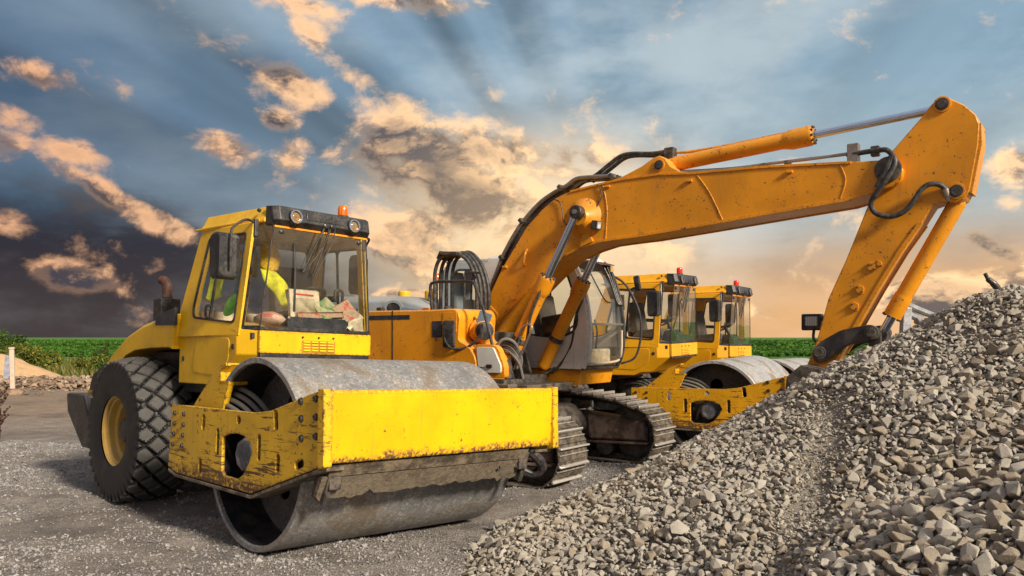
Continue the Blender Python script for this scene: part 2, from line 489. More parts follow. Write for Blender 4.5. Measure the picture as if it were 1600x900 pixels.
def drum_mat(name='drum_steel', g=1.0):
    m, T, b = new_mat(name)
    c = coords(T)
    n1 = T.noise(c, 2.2, 6, 0.65)
    n2 = T.noise(T.mapping(c, (1, 1, 1), rot=(0.4, 0.5, 0.6)), 26.0, 6, 0.7)
    sc = T.noise(T.mapping(c, (1, 1, 1), rot=(0.3, 0.7, 0.2)), 24, 6, 0.72, dist=1.4)
    base = T.mix(T.ramp(n1, 0.35, 0.7), (0.21 * g, 0.215 * g, 0.23 * g), (0.42 * g, 0.42 * g, 0.43 * g))
    base = T.mix(T.math('MULTIPLY', T.ramp(sc, 0.52, 0.62), T.ramp(n1, 0.35, 0.65, 0.25, 0.9)), base, (0.72, 0.70, 0.66))
    base = T.mix(T.math('MULTIPLY', T.ramp(sc, 0.46, 0.36), 0.6), base, (0.13, 0.125, 0.125))
    mudm = T.ramp(T.math('ADD', n1, T.math('MULTIPLY', n2, 0.35)), 0.64, 0.82)
    base = T.mix(T.math('MULTIPLY', mudm, 0.85), base, (0.21, 0.165, 0.12))
    T.set(b.inputs['Base Color'], base)
    b.inputs['Metallic'].default_value = 0.35
    T.set(b.inputs['Roughness'], T.ramp(n2, 0.3, 0.7, 0.38, 0.68))
    T.set(b.inputs['Normal'], T.bump(T.math('ADD', sc, T.math('MULTIPLY', n2, 0.7)), 0.55, 0.008))
    return m


DRUM = drum_mat()
DRUM2 = drum_mat('pale_drum_steel', 1.6)


def stone_mat(name, cols, gain=1.0, obj_random=False):
    m, T, b = new_mat(name)
    at = T.n('ShaderNodeAttribute', attribute_name='rnd')
    r = at.outputs['Fac']
    if obj_random:
        r = T.n('ShaderNodeObjectInfo').outputs['Random']
    cr = T.n('ShaderNodeValToRGB')
    T.set(cr.inputs[0], r)
    els = cr.color_ramp.elements
    els[0].position = 0.0
    els[0].color = tuple(v * gain for v in cols[0]) + (1,)
    els[1].position = 1.0
    els[1].color = tuple(v * gain for v in cols[-1]) + (1,)
    for i, cc in enumerate(cols[1:-1]):
        e_ = els.new((i + 1) / (len(cols) - 1))
        e_.color = tuple(v * gain for v in cc) + (1,)
    pos = T.n('ShaderNodeNewGeometry').outputs['Position']
    n = T.noise(pos, 22.0, 5, 0.65)
    n2 = T.noise(pos, 130.0, 3, 0.6)
    base = T.mix(T.math('MULTIPLY', T.ramp(n, 0.35, 0.75), 0.45), cr.outputs[0], (0.24, 0.20, 0.155))
    base = T.mix(T.math('MULTIPLY', T.ramp(n2, 0.45, 0.7), 0.22), base, (0.62, 0.57, 0.50))
    T.set(b.inputs['Base Color'], base)
    b.inputs['Roughness'].default_value = 0.88
    b.inputs['Specular IOR Level'].default_value = 0.3
    T.set(b.inputs['Normal'], T.bump(T.math('ADD', n, n2), 0.35, 0.006))
    return m


ROCKC = [(0.275, 0.26, 0.24), (0.46, 0.435, 0.395), (0.365, 0.35, 0.335), (0.54, 0.515, 0.475), (0.42, 0.38, 0.325), (0.30, 0.255, 0.205), (0.40, 0.335, 0.26), (0.24, 0.205, 0.17)]
WEBM = plain('dusty_web', (0.22, 0.215, 0.215), 0.85, scale=5, var=0.4, dirt=(0.07, 0.06, 0.055), dirt_amt=0.7, bump=0.8, bdist=0.03)
MOTB = plain('dusty_motor', (0.115, 0.125, 0.155), 0.6, scale=9, var=0.4, dirt=(0.34, 0.31, 0.28), dirt_amt=0.6, bump=0.4)
ROCK = stone_mat('crushed_limestone', ROCKC, 0.73)
ROCKO = stone_mat('crushed_limestone_stone', ROCKC, 0.73, obj_random=True)
PEB = stone_mat('ground_pebble', [(0.16, 0.16, 0.175), (0.31, 0.31, 0.335), (0.22, 0.22, 0.24), (0.42, 0.415, 0.44)])
CLOD = stone_mat('clod', [(0.10, 0.065, 0.045), (0.34, 0.24, 0.17), (0.16, 0.11, 0.08), (0.45, 0.34, 0.25)])


def leaf_mat(name, c1, c2, c3):
    m, T, b = new_mat(name)
    at = T.n('ShaderNodeAttribute', attribute_name='rnd')
    col = T.mix(T.ramp(at.outputs['Fac'], 0.0, 0.6, smooth=False), c1, c2)
    col = T.mix(T.ramp(at.outputs['Fac'], 0.75, 1.0), col, c3)
    T.set(b.inputs['Base Color'], col)
    b.inputs['Roughness'].default_value = 0.6
    b.inputs['Specular IOR Level'].default_value = 0.25
    try:
        b.inputs['Transmission Weight'].default_value = 0.0
        b.inputs['Subsurface Weight'].default_value = 0.0
    except Exception:
        pass
    tl = T.n('ShaderNodeBsdfTranslucent')
    T.set(tl.inputs[0], col)
    mx = T.n('ShaderNodeMixShader')
    mx.inputs[0].default_value = 0.28
    out = [n for n in T.t.nodes if n.type == 'OUTPUT_MATERIAL'][0]
    T.t.links.new(b.outputs[0], mx.inputs[1])
    T.t.links.new(tl.outputs[0], mx.inputs[2])
    T.t.links.new(mx.outputs[0], out.inputs[0])
    return m


LEAFB = leaf_mat('shrub_leaf', (0.055, 0.085, 0.016), (0.14, 0.17, 0.025), (0.34, 0.27, 0.04))
LEAFG = leaf_mat('green_leaf', (0.025, 0.065, 0.012), (0.055, 0.12, 0.020), (0.12, 0.17, 0.03))
LEAFC = leaf_mat('crop_leaf', (0.024, 0.080, 0.010), (0.055, 0.155, 0.016), (0.125, 0.22, 0.035))


# ------------------------------------------------------------------ geometry helpers
def catmull(pts, k=6):
    P = [Vector(p) for p in pts]
    if len(P) < 3 or k <= 1:
        return P
    out = []
    for i in range(len(P) - 1):
        p0 = P[i - 1] if i > 0 else P[i] * 2 - P[i + 1]
        p1, p2 = P[i], P[i + 1]
        p3 = P[i + 2] if i + 2 < len(P) else P[i + 1] * 2 - P[i]
        for j in range(k):
            t = j / k
            out.append(0.5 * ((2 * p1) + (p2 - p0) * t + (2 * p0 - 5 * p1 + 4 * p2 - p3) * t * t + (3 * p1 - p0 - 3 * p2 + p3) * t ** 3))
    out.append(P[-1])
    return out


class G:
    def __init__(self):
        self.v, self.f = [], []

    def add(self, vs, fs):
        b = len(self.v)
        self.v += [tuple(v) for v in vs]
        self.f += [tuple(i + b for i in f) for f in fs]
        return self

    def loft(self, rings, caps=True, closed=True):
        n = len(rings[0])
        vs = [p for r in rings for p in r]
        fs = []
        for k in range(len(rings) - 1):
            for i in range(n if closed else n - 1):
                j = (i + 1) % n
                fs.append((k * n + i, k * n + j, (k + 1) * n + j, (k + 1) * n + i))
        if caps:
            fs.append(tuple(reversed(range(n))))
            fs.append(tuple((len(rings) - 1) * n + i for i in range(n)))
        return self.add(vs, fs)

    def prism(self, poly, y0, y1):
        return self.loft([[(x, y0, z) for x, z in poly], [(x, y1, z) for x, z in poly]])

    def prismz(self, poly, z0, z1):
        return self.loft([[(x, y, z0) for x, y in poly], [(x, y, z1) for x, y in poly]])

    def box(self, c, s, rot=None):
        x, y, z = (v / 2 for v in s)
        vs = [Vector(p) for p in ((-x, -y, -z), (x, -y, -z), (x, y, -z), (-x, y, -z), (-x, -y, z), (x, -y, z), (x, y, z), (-x, y, z))]
        if rot is not None:
            m = Euler(rot).to_matrix()
            vs = [m @ v for v in vs]
        c = Vector(c)
        return self.add([v + c for v in vs], [(0, 3, 2, 1), (4, 5, 6, 7), (0, 1, 5, 4), (1, 2, 6, 5), (2, 3, 7, 6), (3, 0, 4, 7)])

    def quad(self, p, t):
        p = [Vector(q) for q in p]
        nrm = (p[1] - p[0]).cross(p[-1] - p[0]).normalized() * (t / 2)
        return self.loft([[q - nrm for q in p], [q + nrm for q in p]])

    def tube(self, pts, r, n=10, k=6, caps=True):
        P = catmull(pts, k)
        rs = r if isinstance(r, (list, tuple)) else [r] * len(P)
        if len(rs) != len(P):
            rs = [rs[min(len(rs) - 1, int(i * len(rs) / len(P)))] for i in range(len(P))]
        rings = []
        ref = None
        for i, p in enumerate(P):
            t = (P[min(i + 1, len(P) - 1)] - P[max(i - 1, 0)])
            if t.length < 1e-9: t = Vector((0, 0, 1))
            t.normalize()
            if ref is None:
                ref = Vector((0, 0, 1)) if abs(t.z) < 0.9 else Vector((1, 0, 0))
            a = (ref - t * ref.dot(t)).normalized()
            ref = a
            b = t.cross(a)
            rings.append([p + (a * math.cos(2 * math.pi * j / n) + b * math.sin(2 * math.pi * j / n)) * rs[i] for j in range(n)])
        return self.loft(rings, caps)

    def lathe(self, prof, o=(0, 0, 0), axis=(0, 1, 0), n=24, caps=True):
        o = Vector(o)
        w = Vector(axis).normalized()
        u = (Vector((0, 0, 1)) if abs(w.z) < 0.9 else Vector((1, 0, 0)))
        u = (u - w * u.dot(w)).normalized()
        v = w.cross(u)
        rings = [[o + w * h + (u * math.cos(2 * math.pi * j / n) + v * math.sin(2 * math.pi * j / n)) * max(r, 1e-4) for j in range(n)] for r, h in prof]
        return self.loft(rings, caps)

    def cyl(self, a, b, r, n=16, r2=None):
        a, b = Vector(a), Vector(b)
        L = (b - a).length
        return self.lathe([(r, 0), (r if r2 is None else r2, L)], a, b - a, n)


def put(o, parent=None):
    COL.objects.link(o)
    if parent is not None:
        o.parent = parent
    return o


def mesh_from(name, g, bev=0.0, seg=2, ang=35, recalc=True):
    me = bpy.data.meshes.new(name)
    me.from_pydata(g.v, [], g.f)
    bm = bmesh.new()
    bm.from_mesh(me)
    if recalc:
        bmesh.ops.recalc_face_normals(bm, faces=bm.faces)
    if bev > 0:
        es = [e for e in bm.edges if len(e.link_faces) == 2 and e.calc_face_angle(0) > R(30)]
        try:
            bmesh.ops.bevel(bm, geom=es, offset=bev, segments=seg, profile=0.5, affect='EDGES', clamp_overlap=True)
        except Exception:
            pass
    bm.to_mesh(me)
    bm.free()
    me.shade_smooth()
    me.set_sharp_from_angle(angle=R(ang))
    return me


def weight_normals(o):
    m = o.modifiers.new('weighted_normals', 'WEIGHTED_NORMAL')
    m.mode = 'FACE_AREA'
    m.keep_sharp = True
    m.weight = 90


def part(name, g, mat, parent=None, bev=0.0, seg=2, ang=35):
    me = mesh_from(name, g, bev, seg, ang)
    me.materials.append(mat)
    o = put(bpy.data.objects.new(name, me), parent)
    if bev > 0: weight_normals(o)
    return o


def plate(name, outer, holes, y0, y1, mat, parent=None, bev=0.006, shear=None):
    """flat plate in the x-z plane with openings cut through it, y0..y1 thick"""
    cu = bpy.data.curves.new('outline', 'CURVE')
    cu.dimensions = '2D'
    cu.fill_mode = 'BOTH'
    th = abs(y1 - y0) / 2
    bev = min(bev, th * 0.8)
    cu.extrude = max(th - bev, 0.0005)
    cu.bevel_depth = bev
    cu.bevel_resolution = 1
    cu.offset = -bev
    for poly in [outer] + list(holes):
        s = cu.splines.new('POLY')
        s.points.add(len(poly) - 1)
        for p, (a, b) in zip(s.points, poly):
            p.co = (a, b, 0, 1)
        s.use_cyclic_u = True
    tmp = bpy.data.objects.new('outline', cu)
    COL.objects.link(tmp)
    dg = bpy.context.evaluated_depsgraph_get()
    me = bpy.data.meshes.new_from_object(tmp.evaluated_get(dg))
    bpy.data.objects.remove(tmp)
    bpy.data.curves.remove(cu)
    ym = (y0 + y1) / 2
    for v in me.vertices:
        a, b, c = v.co
        v.co = (a, ym - c, b)
        if shear: v.co.y += shear(a, b)
    bm = bmesh.new()
    bm.from_mesh(me)
    bmesh.ops.remove_doubles(bm, verts=bm.verts, dist=1e-5)
    bmesh.ops.recalc_face_normals(bm, faces=bm.faces)
    bm.to_mesh(me)
    bm.free()
    me.name = name
    me.materials.clear()
    me.materials.append(mat)
    me.shade_smooth()
    me.set_sharp_from_angle(angle=R(50))
    o = put(bpy.data.objects.new(name, me), parent)
    weight_normals(o)
    return o


def circ(cx, cz, r, n=16, rz=None):
    rz = rz or r
    return [(cx + r * math.cos(2 * math.pi * i / n), cz + rz * math.sin(2 * math.pi * i / n)) for i in range(n)]


def rrect(x0, x1, z0, z1, r, n=4):
    out = []
    for cx, cz, a0 in ((x1 - r, z1 - r, 0), (x0 + r, z1 - r, 90), (x0 + r, z0 + r, 180), (x1 - r, z0 + r, 270)):
        for i in range(n + 1):
            a = R(a0 + 90 * i / n)
            out.append((cx + r * math.cos(a), cz + r * math.sin(a)))
    return out


def slot(cx, cz, w, h, tilt=0):
    pts = rrect(-w / 2, w / 2, -h / 2, h / 2, w * 0.42)
    t = R(tilt)
    return [(cx + x * math.cos(t) + z * math.sin(t), cz - x * math.sin(t) + z * math.cos(t)) for x, z in pts]


def rounded(poly, r, n=4):
    """round the corners of a polygon"""
    out = []
    m = len(poly)
    for i in range(m):
        p0, p1, p2 = Vector(poly[i - 1]), Vector(poly[i]), Vector(poly[(i + 1) % m])
        a, b = (p0 - p1), (p2 - p1)
        rr = min(r, a.length * 0.45, b.length * 0.45)
        q0, q2 = p1 + a.normalized() * rr, p1 + b.normalized() * rr
        for k in range(n + 1):
            t = k / n
            out.append(tuple(q0 * (1 - t) ** 2 + p1 * 2 * t * (1 - t) + q2 * t * t))
    return out


def root(name, loc, rot, label, cat, group=None):
    o = bpy.data.objects.new(name, None)
    o.empty_display_size = 0.3
    o.location = loc
    o.rotation_euler = rot
    put(o)
    return tag(o, label, cat, group)


def tag(o, label, cat, group=None):
    o['label'] = label
    o['category'] = cat
    if group: o['group'] = group
    return o


def copy_tree(o, parent=None):
    c = o.copy()
    COL.objects.link(c)
    c.parent = parent
    for ch in [k for k in o.children]:
        copy_tree(ch, c)
    return c


def mesh_arrays(name, V, F, mat, rnd=None, smooth=False):
    """many small pieces in one mesh from numpy arrays (triangles)"""
    me = bpy.data.meshes.new(name)
    nv, nf = len(V), len(F)
    me.vertices.add(nv)
    me.vertices.foreach_set('co', np.ascontiguousarray(V, dtype=np.float32).ravel())
    k = F.shape[1]
    me.loops.add(nf * k)
    me.loops.foreach_set('vertex_index', np.ascontiguousarray(F, dtype=np.int32).ravel())
    me.polygons.add(nf)
    me.polygons.foreach_set('loop_start', np.arange(0, nf * k, k, dtype=np.int32))
    try:
        me.polygons.foreach_set('loop_total', np.full(nf, k, dtype=np.int32))
    except Exception:
        pass
    me.update(calc_edges=True)
    me.validate()
    if rnd is not None:
        at = me.attributes.new('rnd', 'FLOAT', 'POINT')
        at.data.foreach_set('value', np.ascontiguousarray(rnd, dtype=np.float32))
    if smooth: me.shade_smooth()
    else: me.shade_flat()
    me.materials.append(mat)
    return me


rng = np.random.default_rng(7)
random.seed(7)


def hull_stone(npts, flat, seed):
    r_ = np.random.default_rng(seed)
    p = r_.normal(size=(npts, 3))
    p /= np.linalg.norm(p, axis=1)[:, None]
    p *= np.array([1.0, 0.55 + 0.35 * r_.random(), flat * (0.7 + 0.5 * r_.random())])
    p *= 0.85 + 0.3 * r_.random((npts, 1))
    bm = bmesh.new()
    for q in p: bm.verts.new(q)
    ret = bmesh.ops.convex_hull(bm, input=bm.verts)
    junk = [e for e in set(ret['geom_interior'] + ret['geom_unused']) if isinstance(e, bmesh.types.BMVert)]
    bmesh.ops.delete(bm, geom=junk, context='VERTS')
    bmesh.ops.triangulate(bm, faces=bm.faces)
    bm.verts.index_update()
    V = np.array([v.co[:] for v in bm.verts])
    F = np.array([[v.index for v in f.verts] for f in bm.faces])
    bm.free()
    return V - V.mean(0), F


def rand_rot(n, tilt):
    """rotation matrices: random heading, limited tilt"""
    a = rng.random(n) * 2 * np.pi
    b = rng.normal(size=n) * tilt
    c = rng.normal(size=n) * tilt
    ca, sa, cb, sb, cc, sc = np.cos(a), np.sin(a), np.cos(b), np.sin(b), np.cos(c), np.sin(c)
    z, o = np.zeros(n), np.ones(n)
    Rz = np.stack([np.stack([ca, -sa, z], -1), np.stack([sa, ca, z], -1), np.stack([z, z, o], -1)], 1)
    Ry = np.stack([np.stack([cb, z, sb], -1), np.stack([z, o, z], -1), np.stack([-sb, z, cb], -1)], 1)
    Rx = np.stack([np.stack([o, z, z], -1), np.stack([z, cc, -sc], -1), np.stack([z, sc, cc], -1)], 1)
    return Ry @ Rx @ Rz


def scatter(name, shapes, P, S, tilt, mat, rnd=None):
    n = len(P)
    Rm = rand_rot(n, tilt)
    pick = rng.integers(0, len(shapes), n)
    rnd = rng.random(n) if rnd is None else rnd
    VV, FF, RR, b = [], [], [], 0
    for k, (V, F) in enumerate(shapes):
        idx = np.where(pick == k)[0]
        if len(idx) == 0: continue
        v = np.einsum('nij,vj->nvi', Rm[idx], V) * S[idx][:, None, None] + P[idx][:, None, :]
        f = F[None] + (np.arange(len(idx)) * len(V))[:, None, None] + b
        VV.append(v.reshape(-1, 3)); FF.append(f.reshape(-1, F.shape[1])); RR.append(np.repeat(rnd[idx], len(V)))
        b += len(idx) * len(V)
    return mesh_arrays(name, np.concatenate(VV), np.concatenate(FF), mat, np.concatenate(RR))


# ------------------------------------------------------------------ ground
GP = np.array([(-2.0, 6.4, 0.035), (-0.5, 7.95, -0.055), (-4.1, 8.6, -0.025), (-2.8, 10.0, -0.06), (-1.2, 7.2, -0.02),
               (0.3, 9.1, -0.02), (1.7, 10.9, -0.02), (-2.5, 11.0, -0.02), (-1.2, 12.9, -0.02), (-.25, 11.3, -.02),
               (2.6, 12.6, -0.15), (4.2, 14.2, -0.15), (1.0, 14.2, -0.15), (2.6, 16, -0.18), (4.3, 14.8, -0.21), (5.8, 16.0, -0.21), (3.3, 17.5, -0.21),
               (-5.5, 6.0, 0.02), (-3, 4.0, 0.03), (0, 4, 0.02), (3, 4, -0.02), (5, 8, -0.06), (-8, 12, 0.0), (-10, 20, 0.0), (0, 22, -0.15),
               (10, 20, -0.15), (9, 10, -0.1), (-20, 30, 0), (20, 40, -0.1), (0, 45, -.05), (-40, 60, 0), (40, 60, 0), (-20, 5, 0), (20, 5, 0), (0, -15, 0.02), (-15, -10, 0.02), (15, -10, 0)])


def gz(X, Y):
    X = np.asarray(X, float); Y = np.asarray(Y, float)
    num = np.zeros_like(X); den = np.zeros_like(X)
    for a, b, c in GP:
        w = 1.0 / ((X - a) ** 2 + (Y - b) ** 2 + 0.35) ** 2
        num += w * c; den += w
    return num / den


def vnoise(X, Y, s, seed):
    """cheap smooth value noise"""
    r_ = np.random.default_rng(seed)
    tab = r_.random((64, 64))
    x, y = X * s, Y * s
    xi, yi = np.floor(x).astype(int), np.floor(y).astype(int)
    fx, fy = x - xi, y - yi
    fx, fy = fx * fx * (3 - 2 * fx), fy * fy * (3 - 2 * fy)
    g = lambda i, j: tab[i % 64, j % 64]
    return (g(xi, yi) * (1 - fx) + g(xi + 1, yi) * fx) * (1 - fy) + (g(xi, yi + 1) * (1 - fx) + g(xi + 1, yi + 1) * fx) * fy - 0.5


def ground_z(X, Y):
    X = np.asarray(X, float); Y = np.asarray(Y, float)
    near = 1.0 / (1.0 + (np.hypot(X, Y - 8) / 30.0) ** 4)
    z = gz(X, Y) + near * (0.06 * vnoise(X, Y, 0.9, 1) + 0.05 * vnoise(X + 0.7 * Y, Y, 2.4, 2) + 0.026 * vnoise(X, Y, 6.3, 3))
    # wheel ruts running out past the roller's left
    t = (X + Y * 0.55 + 1.2)
    for k in (-2.6, -1.4):
        z = z - near * 0.055 * np.exp(-((t - k) / 0.22) ** 2) * (Y < 9)
    return z


def axis_coords(lo, hi, step, far):
    c = list(np.arange(lo, hi + step / 2, step))
    s = step
    a, b = hi, lo
    while a < far:
        s *= 1.22
        a += s; b -= s
        c.append(a); c.insert(0, b)
    return np.array(c)


def build_ground():
    xs = axis_coords(-11, 11, 0.11, 4500)
    ys = axis_coords(2, 22, 0.11, 4500)
    X, Y = np.meshgrid(xs, ys)
    Z = ground_z(X, Y)
    V = np.stack([X.ravel(), Y.ravel(), Z.ravel()], 1)
    nx, ny = len(xs), len(ys)
    i = np.arange((nx - 1) * (ny - 1))
    a = (i // (nx - 1)) * nx + i % (nx - 1)
    F = np.stack([a, a + 1, a + nx + 1, a + nx], 1)
    m, T, b = new_mat('yard_gravel')
    p = T.n('ShaderNodeNewGeometry').outputs['Position']
    n1 = T.noise(p, 0.45, 5, 0.6)
    n2 = T.noise(p, 2.6, 6, 0.65)
    vo = T.n('ShaderNodeTexVoronoi')
    T.set(vo.inputs['Vector'], T.vmath('ADD', p, T.vmath('SCALE', T.n('ShaderNodeTexNoise').outputs[1], scale=0.02)))
    vo.inputs['Scale'].default_value = 46
    vo2 = T.n('ShaderNodeTexVoronoi')
    T.set(vo2.inputs['Vector'], p)
    vo2.inputs['Scale'].default_value = 110
    stone = T.mix(T.sep(vo.outputs['Color'])[0], (0.115, 0.108, 0.108), (0.41, 0.39, 0.385))
    fine = T.mix(T.ramp(n2, 0.3, 0.7), (0.16, 0.143, 0.135), (0.35, 0.318, 0.295))
    sel = T.ramp(T.math('ADD', n1, T.math('MULTIPLY', n2, 0.5)), 0.62, 0.86)
    col = T.mix(sel, stone, fine)
    dist = T.vmath('LENGTH', p)
    soil = T.mix(n2, (0.22, 0.165, 0.125), (0.40, 0.32, 0.25))
    col = T.mix(T.ramp(T.math('ADD', dist, T.math('MULTIPLY', n1, 8.0)), 18, 27), col, soil)
    col = T.mix(T.math('MULTIPLY', T.ramp(n1, 0.46, 0.66), 0.55), col, (0.085, 0.078, 0.080))
    T.set(b.inputs['Base Color'], col)
    b.inputs['Roughness'].default_value = 0.92
    b.inputs['Specular IOR Level'].default_value = 0.25
    h1 = T.ramp(vo.outputs['Distance'], 0.0, 0.65, 1.0, 0.0)
    h2 = T.ramp(vo2.outputs['Distance'], 0.0, 0.6, 1.0, 0.0)
    hh = T.math('ADD', T.math('MULTIPLY', h1, T.math('SUBTRACT', 1.0, T.math('MULTIPLY', sel, 0.7))), T.math('MULTIPLY', h2, 0.4))
    hh = T.math('ADD', hh, T.math('MULTIPLY', n2, 1.2))
    T.set(b.inputs['Normal'], T.bump(hh, 1.0, 0.022))
    me = mesh_arrays('ground', V, F, m, smooth=True)
    o = put(bpy.data.objects.new('ground', me))
    o['kind'] = 'structure'
    return o


build_ground()

# loose pebbles lying on the yard
PEBS = [hull_stone(6, 0.6, 100 + k) for k in range(8)]
CAND = rng.random((170000, 2)) * np.array([13.0, 9.5]) + np.array([-8.2, 3.6])


def on_pile_xy(X, Y):
    return pile_h(X, Y) - gz(X, Y) > 0.01


CA = (4.241, 6.852, 2.065, 0.589, 0.383)
CB = (2.62, 3.95, 1.02, 0.62, 0.40)
CC = (2.25, 6.2, 0.98, 0.42, 0.25)
P1, P2 = np.array([2.45, 6.25]), np.array([1.25, 4.0])


def channel(X, Y):
    d = P2 - P1
    t = np.clip(((X - P1[0]) * d[0] + (Y - P1[1]) * d[1]) / (d @ d), 0, 1)
    return np.hypot(X - P1[0] - t * d[0], Y - P1[1] - t * d[1]) + 0.16 * vnoise(X, Y, 3.0, 21)


def pile_h(X, Y):
    k = 0.10
    out = None
    for ax, ay, az_, s, r in (CA, CB, CC):
        h = az_ - s * (np.sqrt((X - ax) ** 2 + (Y - ay) ** 2 + r * r) - r)
        out = h / k if out is None else np.logaddexp(out, h / k)
    h = out * k
    h = h + 0.11 * vnoise(X, Y, 1.5, 11) + 0.05 * vnoise(X, Y, 3.7, 12)
    h = h - 0.03 * np.exp(-(channel(X, Y) / 0.15) ** 2)
    return h


def build_pile():
    xs = np.arange(-1.6, 9.0, 0.07)
    ys = np.arange(0.8, 11.5, 0.07)
    X, Y = np.meshgrid(xs, ys)
    g = gz(X, Y)
    Z = np.maximum(pile_h(X, Y) - 0.02, g - 0.25)
    V = np.stack([X.ravel(), Y.ravel(), Z.ravel()], 1)
    nx, ny = len(xs), len(ys)
    i = np.arange((nx - 1) * (ny - 1))
    a = (i // (nx - 1)) * nx + i % (nx - 1)
    F = np.stack([a, a + 1, a + nx + 1, a + nx], 1)
    keep = (Z - g).ravel()[F].max(1) > -0.2
    F = F[keep]
    used = np.unique(F)
    mp = np.zeros(len(V), int)
    mp[used] = np.arange(len(used))
    m, T, b = new_mat('pile_fines')
    p = T.n('ShaderNodeNewGeometry').outputs['Position']
    n1 = T.noise(p, 5, 6, 0.65)
    n2 = T.noise(p, 60, 5, 0.7)
    T.set(b.inputs['Base Color'], T.mix(T.math('MULTIPLY', T.math('ADD', n1, n2), 0.5), (0.15, 0.13, 0.11), (0.36, 0.325, 0.285)))
    b.inputs['Roughness'].default_value = 0.95
    T.set(b.inputs['Normal'], T.bump(T.math('ADD', n1, n2), 0.9, 0.02))
    me = mesh_arrays('gravel_pile', V[used], mp[F], m, smooth=True)
    pile = put(bpy.data.objects.new('gravel_pile', me))
    tag(pile, 'tall heap of pale crushed stone filling the right foreground', 'gravel pile')

    # stones over the surface
    n = 200000
    x = rng.random(n) * 8.2 - 1.2
    y = rng.random(n) * 8.6 + 1.3
    h = pile_h(x, y)
    rel = h - gz(x, y)
    ratio = x / y
    ok = (rel > -0.015) & (ratio < 0.95) & (ratio > -0.4)
    # behind the crest and far out of view: thin out
    back = (y - CA[1]) > 0.55 * np.abs(x - CA[0]) + 0.9
    ok &= ~(back & (rng.random(n) < 0.75))
    near_cam = np.hypot(x, y) < 2.0
    ok &= ~near_cam
    toe = np.clip(rel / 0.10, 0.25, 1)
    ok &= rng.random(n) < toe
    x, y, h = x[ok], y[ok], h[ok]
    ch = channel(x, y)
    big = np.clip(1.15 - np.hypot(x - 2.9, y - 3.5) / 2.4, 0, 1)          # coarser towards the near right-hand lobe
    s = np.exp(rng.normal(size=len(x)) * 0.42) * (0.0190 + 0.0115 * big)
    s = np.clip(s, 0.009, 0.070)
    inch = np.exp(-(ch / 0.15) ** 2) * (0.6 + 0.8 * rng.random(len(x)))
    s = s * np.clip(1 - 0.70 * inch, 0.3, 1)
    # blue-noise thinning, larger stones first, on a hash grid
    order = np.argsort(-s)
    cell = 0.05
    grid = {}
    keep = []
    for i in order:
        cx, cy = int(x[i] / cell), int(y[i] / cell)
        rr = s[i] * 0.74
        R_ = int((rr + 0.06) / cell) + 1
        good = True
        for u in range(cx - R_, cx + R_ + 1):
            for v in range(cy - R_, cy + R_ + 1):
                for j in grid.get((u, v), ()):
                    if (x[i] - x[j]) ** 2 + (y[i] - y[j]) ** 2 < (rr + 0.45 * s[j]) ** 2 * 0.72:
                        good = False
                        break
                if not good: break
            if not good: break
        if good:
            grid.setdefault((cx, cy), []).append(i)
            keep.append(i)
    keep = np.array(keep)
    x, y, h, s, big = x[keep], y[keep], h[keep], s[keep], big[keep]
    z = h + s * (0.02 + 0.34 * rng.random(len(s)))
    P = np.stack([x, y, z], 1)
    dist = np.sqrt(x ** 2 + y ** 2 + (z - CAM_Z) ** 2)
    px = 800 + 1290 * x / y
    py = 527 - 1290 * (z - CAM_Z) / y
    vis = (px > 0) & (px < 1600) & (py < 900) & (py > 440) & ~((y - CA[1]) > 0.3)
    score = np.where(vis, s / dist, 0)
    top = np.argsort(-score)[:300]
    rest = np.ones(len(s), bool)
    rest[top] = False
    shapes = [hull_stone(12, 0.62, 200 + k) for k in range(12)] + [hull_stone(9, 0.45, 240 + k) for k in range(8)] + [hull_stone(16, 0.72, 270 + k) for k in range(6)]
    shade_brown = np.clip(big * 0.8 + (x > 0.56 * y) * 0.35, 0, 1)  # darker lighting of the right lobe put into stone tones as brown
    tone = rng.random(len(s)) * (0.62 + 0.38 * shade_brown) + 0.25 * shade_brown * rng.random(len(s))
    tone = np.clip(tone, 0, 1)
    me2 = scatter('loose_stones', shapes, P[rest], s[rest], 0.45, ROCK, tone[rest])
    o2 = put(bpy.data.objects.new('loose_stones', me2), pile)
    o2['kind'] = 'stuff'
    # the largest stones, one object each
    protos = []
    for k in range(12):
        V_, F_ = hull_stone(15, 0.66, 300 + k)
        gg = G().add([tuple(v) for v in V_], [tuple(f) for f in F_])
        mm = mesh_from('stone', gg, bev=0.045, seg=1, ang=20)
        mm.materials.append(ROCKO)
        protos.append(mm)
    for i in top:
        o = bpy.data.objects.new('stone', protos[int(rng.integers(0, 12))])
        o.location = P[i]
        o.rotation_euler = (rng.normal() * 0.45, rng.normal() * 0.45, rng.random() * 6.28)
        o.scale = (s[i],) * 3
        put(o, pile)
    print('stones', len(s))


build_pile()


def build_pebbles():
    X, Y = CAND[:, 0], CAND[:, 1]
    dens = np.clip(0.62 + 1.6 * vnoise(X, Y, 0.8, 31) + 0.8 * vnoise(X, Y, 2.1, 32), 0.06, 1)
    ok = (rng.random(len(X)) < dens) & (pile_h(X, Y) - gz(X, Y) < 0.03) & (np.abs(X) / Y < 0.85)
    X, Y = X[ok], Y[ok]
    S = np.clip(np.exp(rng.normal(size=len(X)) * 0.45) * 0.0098, 0.0045, 0.034)
    P = np.stack([X, Y, ground_z(X, Y) + S * 0.2], 1)
    me = scatter('pebbles', PEBS, P, S, 0.4, PEB)
    o = put(bpy.data.objects.new('pebbles', me))
    o['kind'] = 'stuff'
    o['label'] = 'small grey pebbles strewn over the yard'
    o['category'] = 'gravel'


build_pebbles()


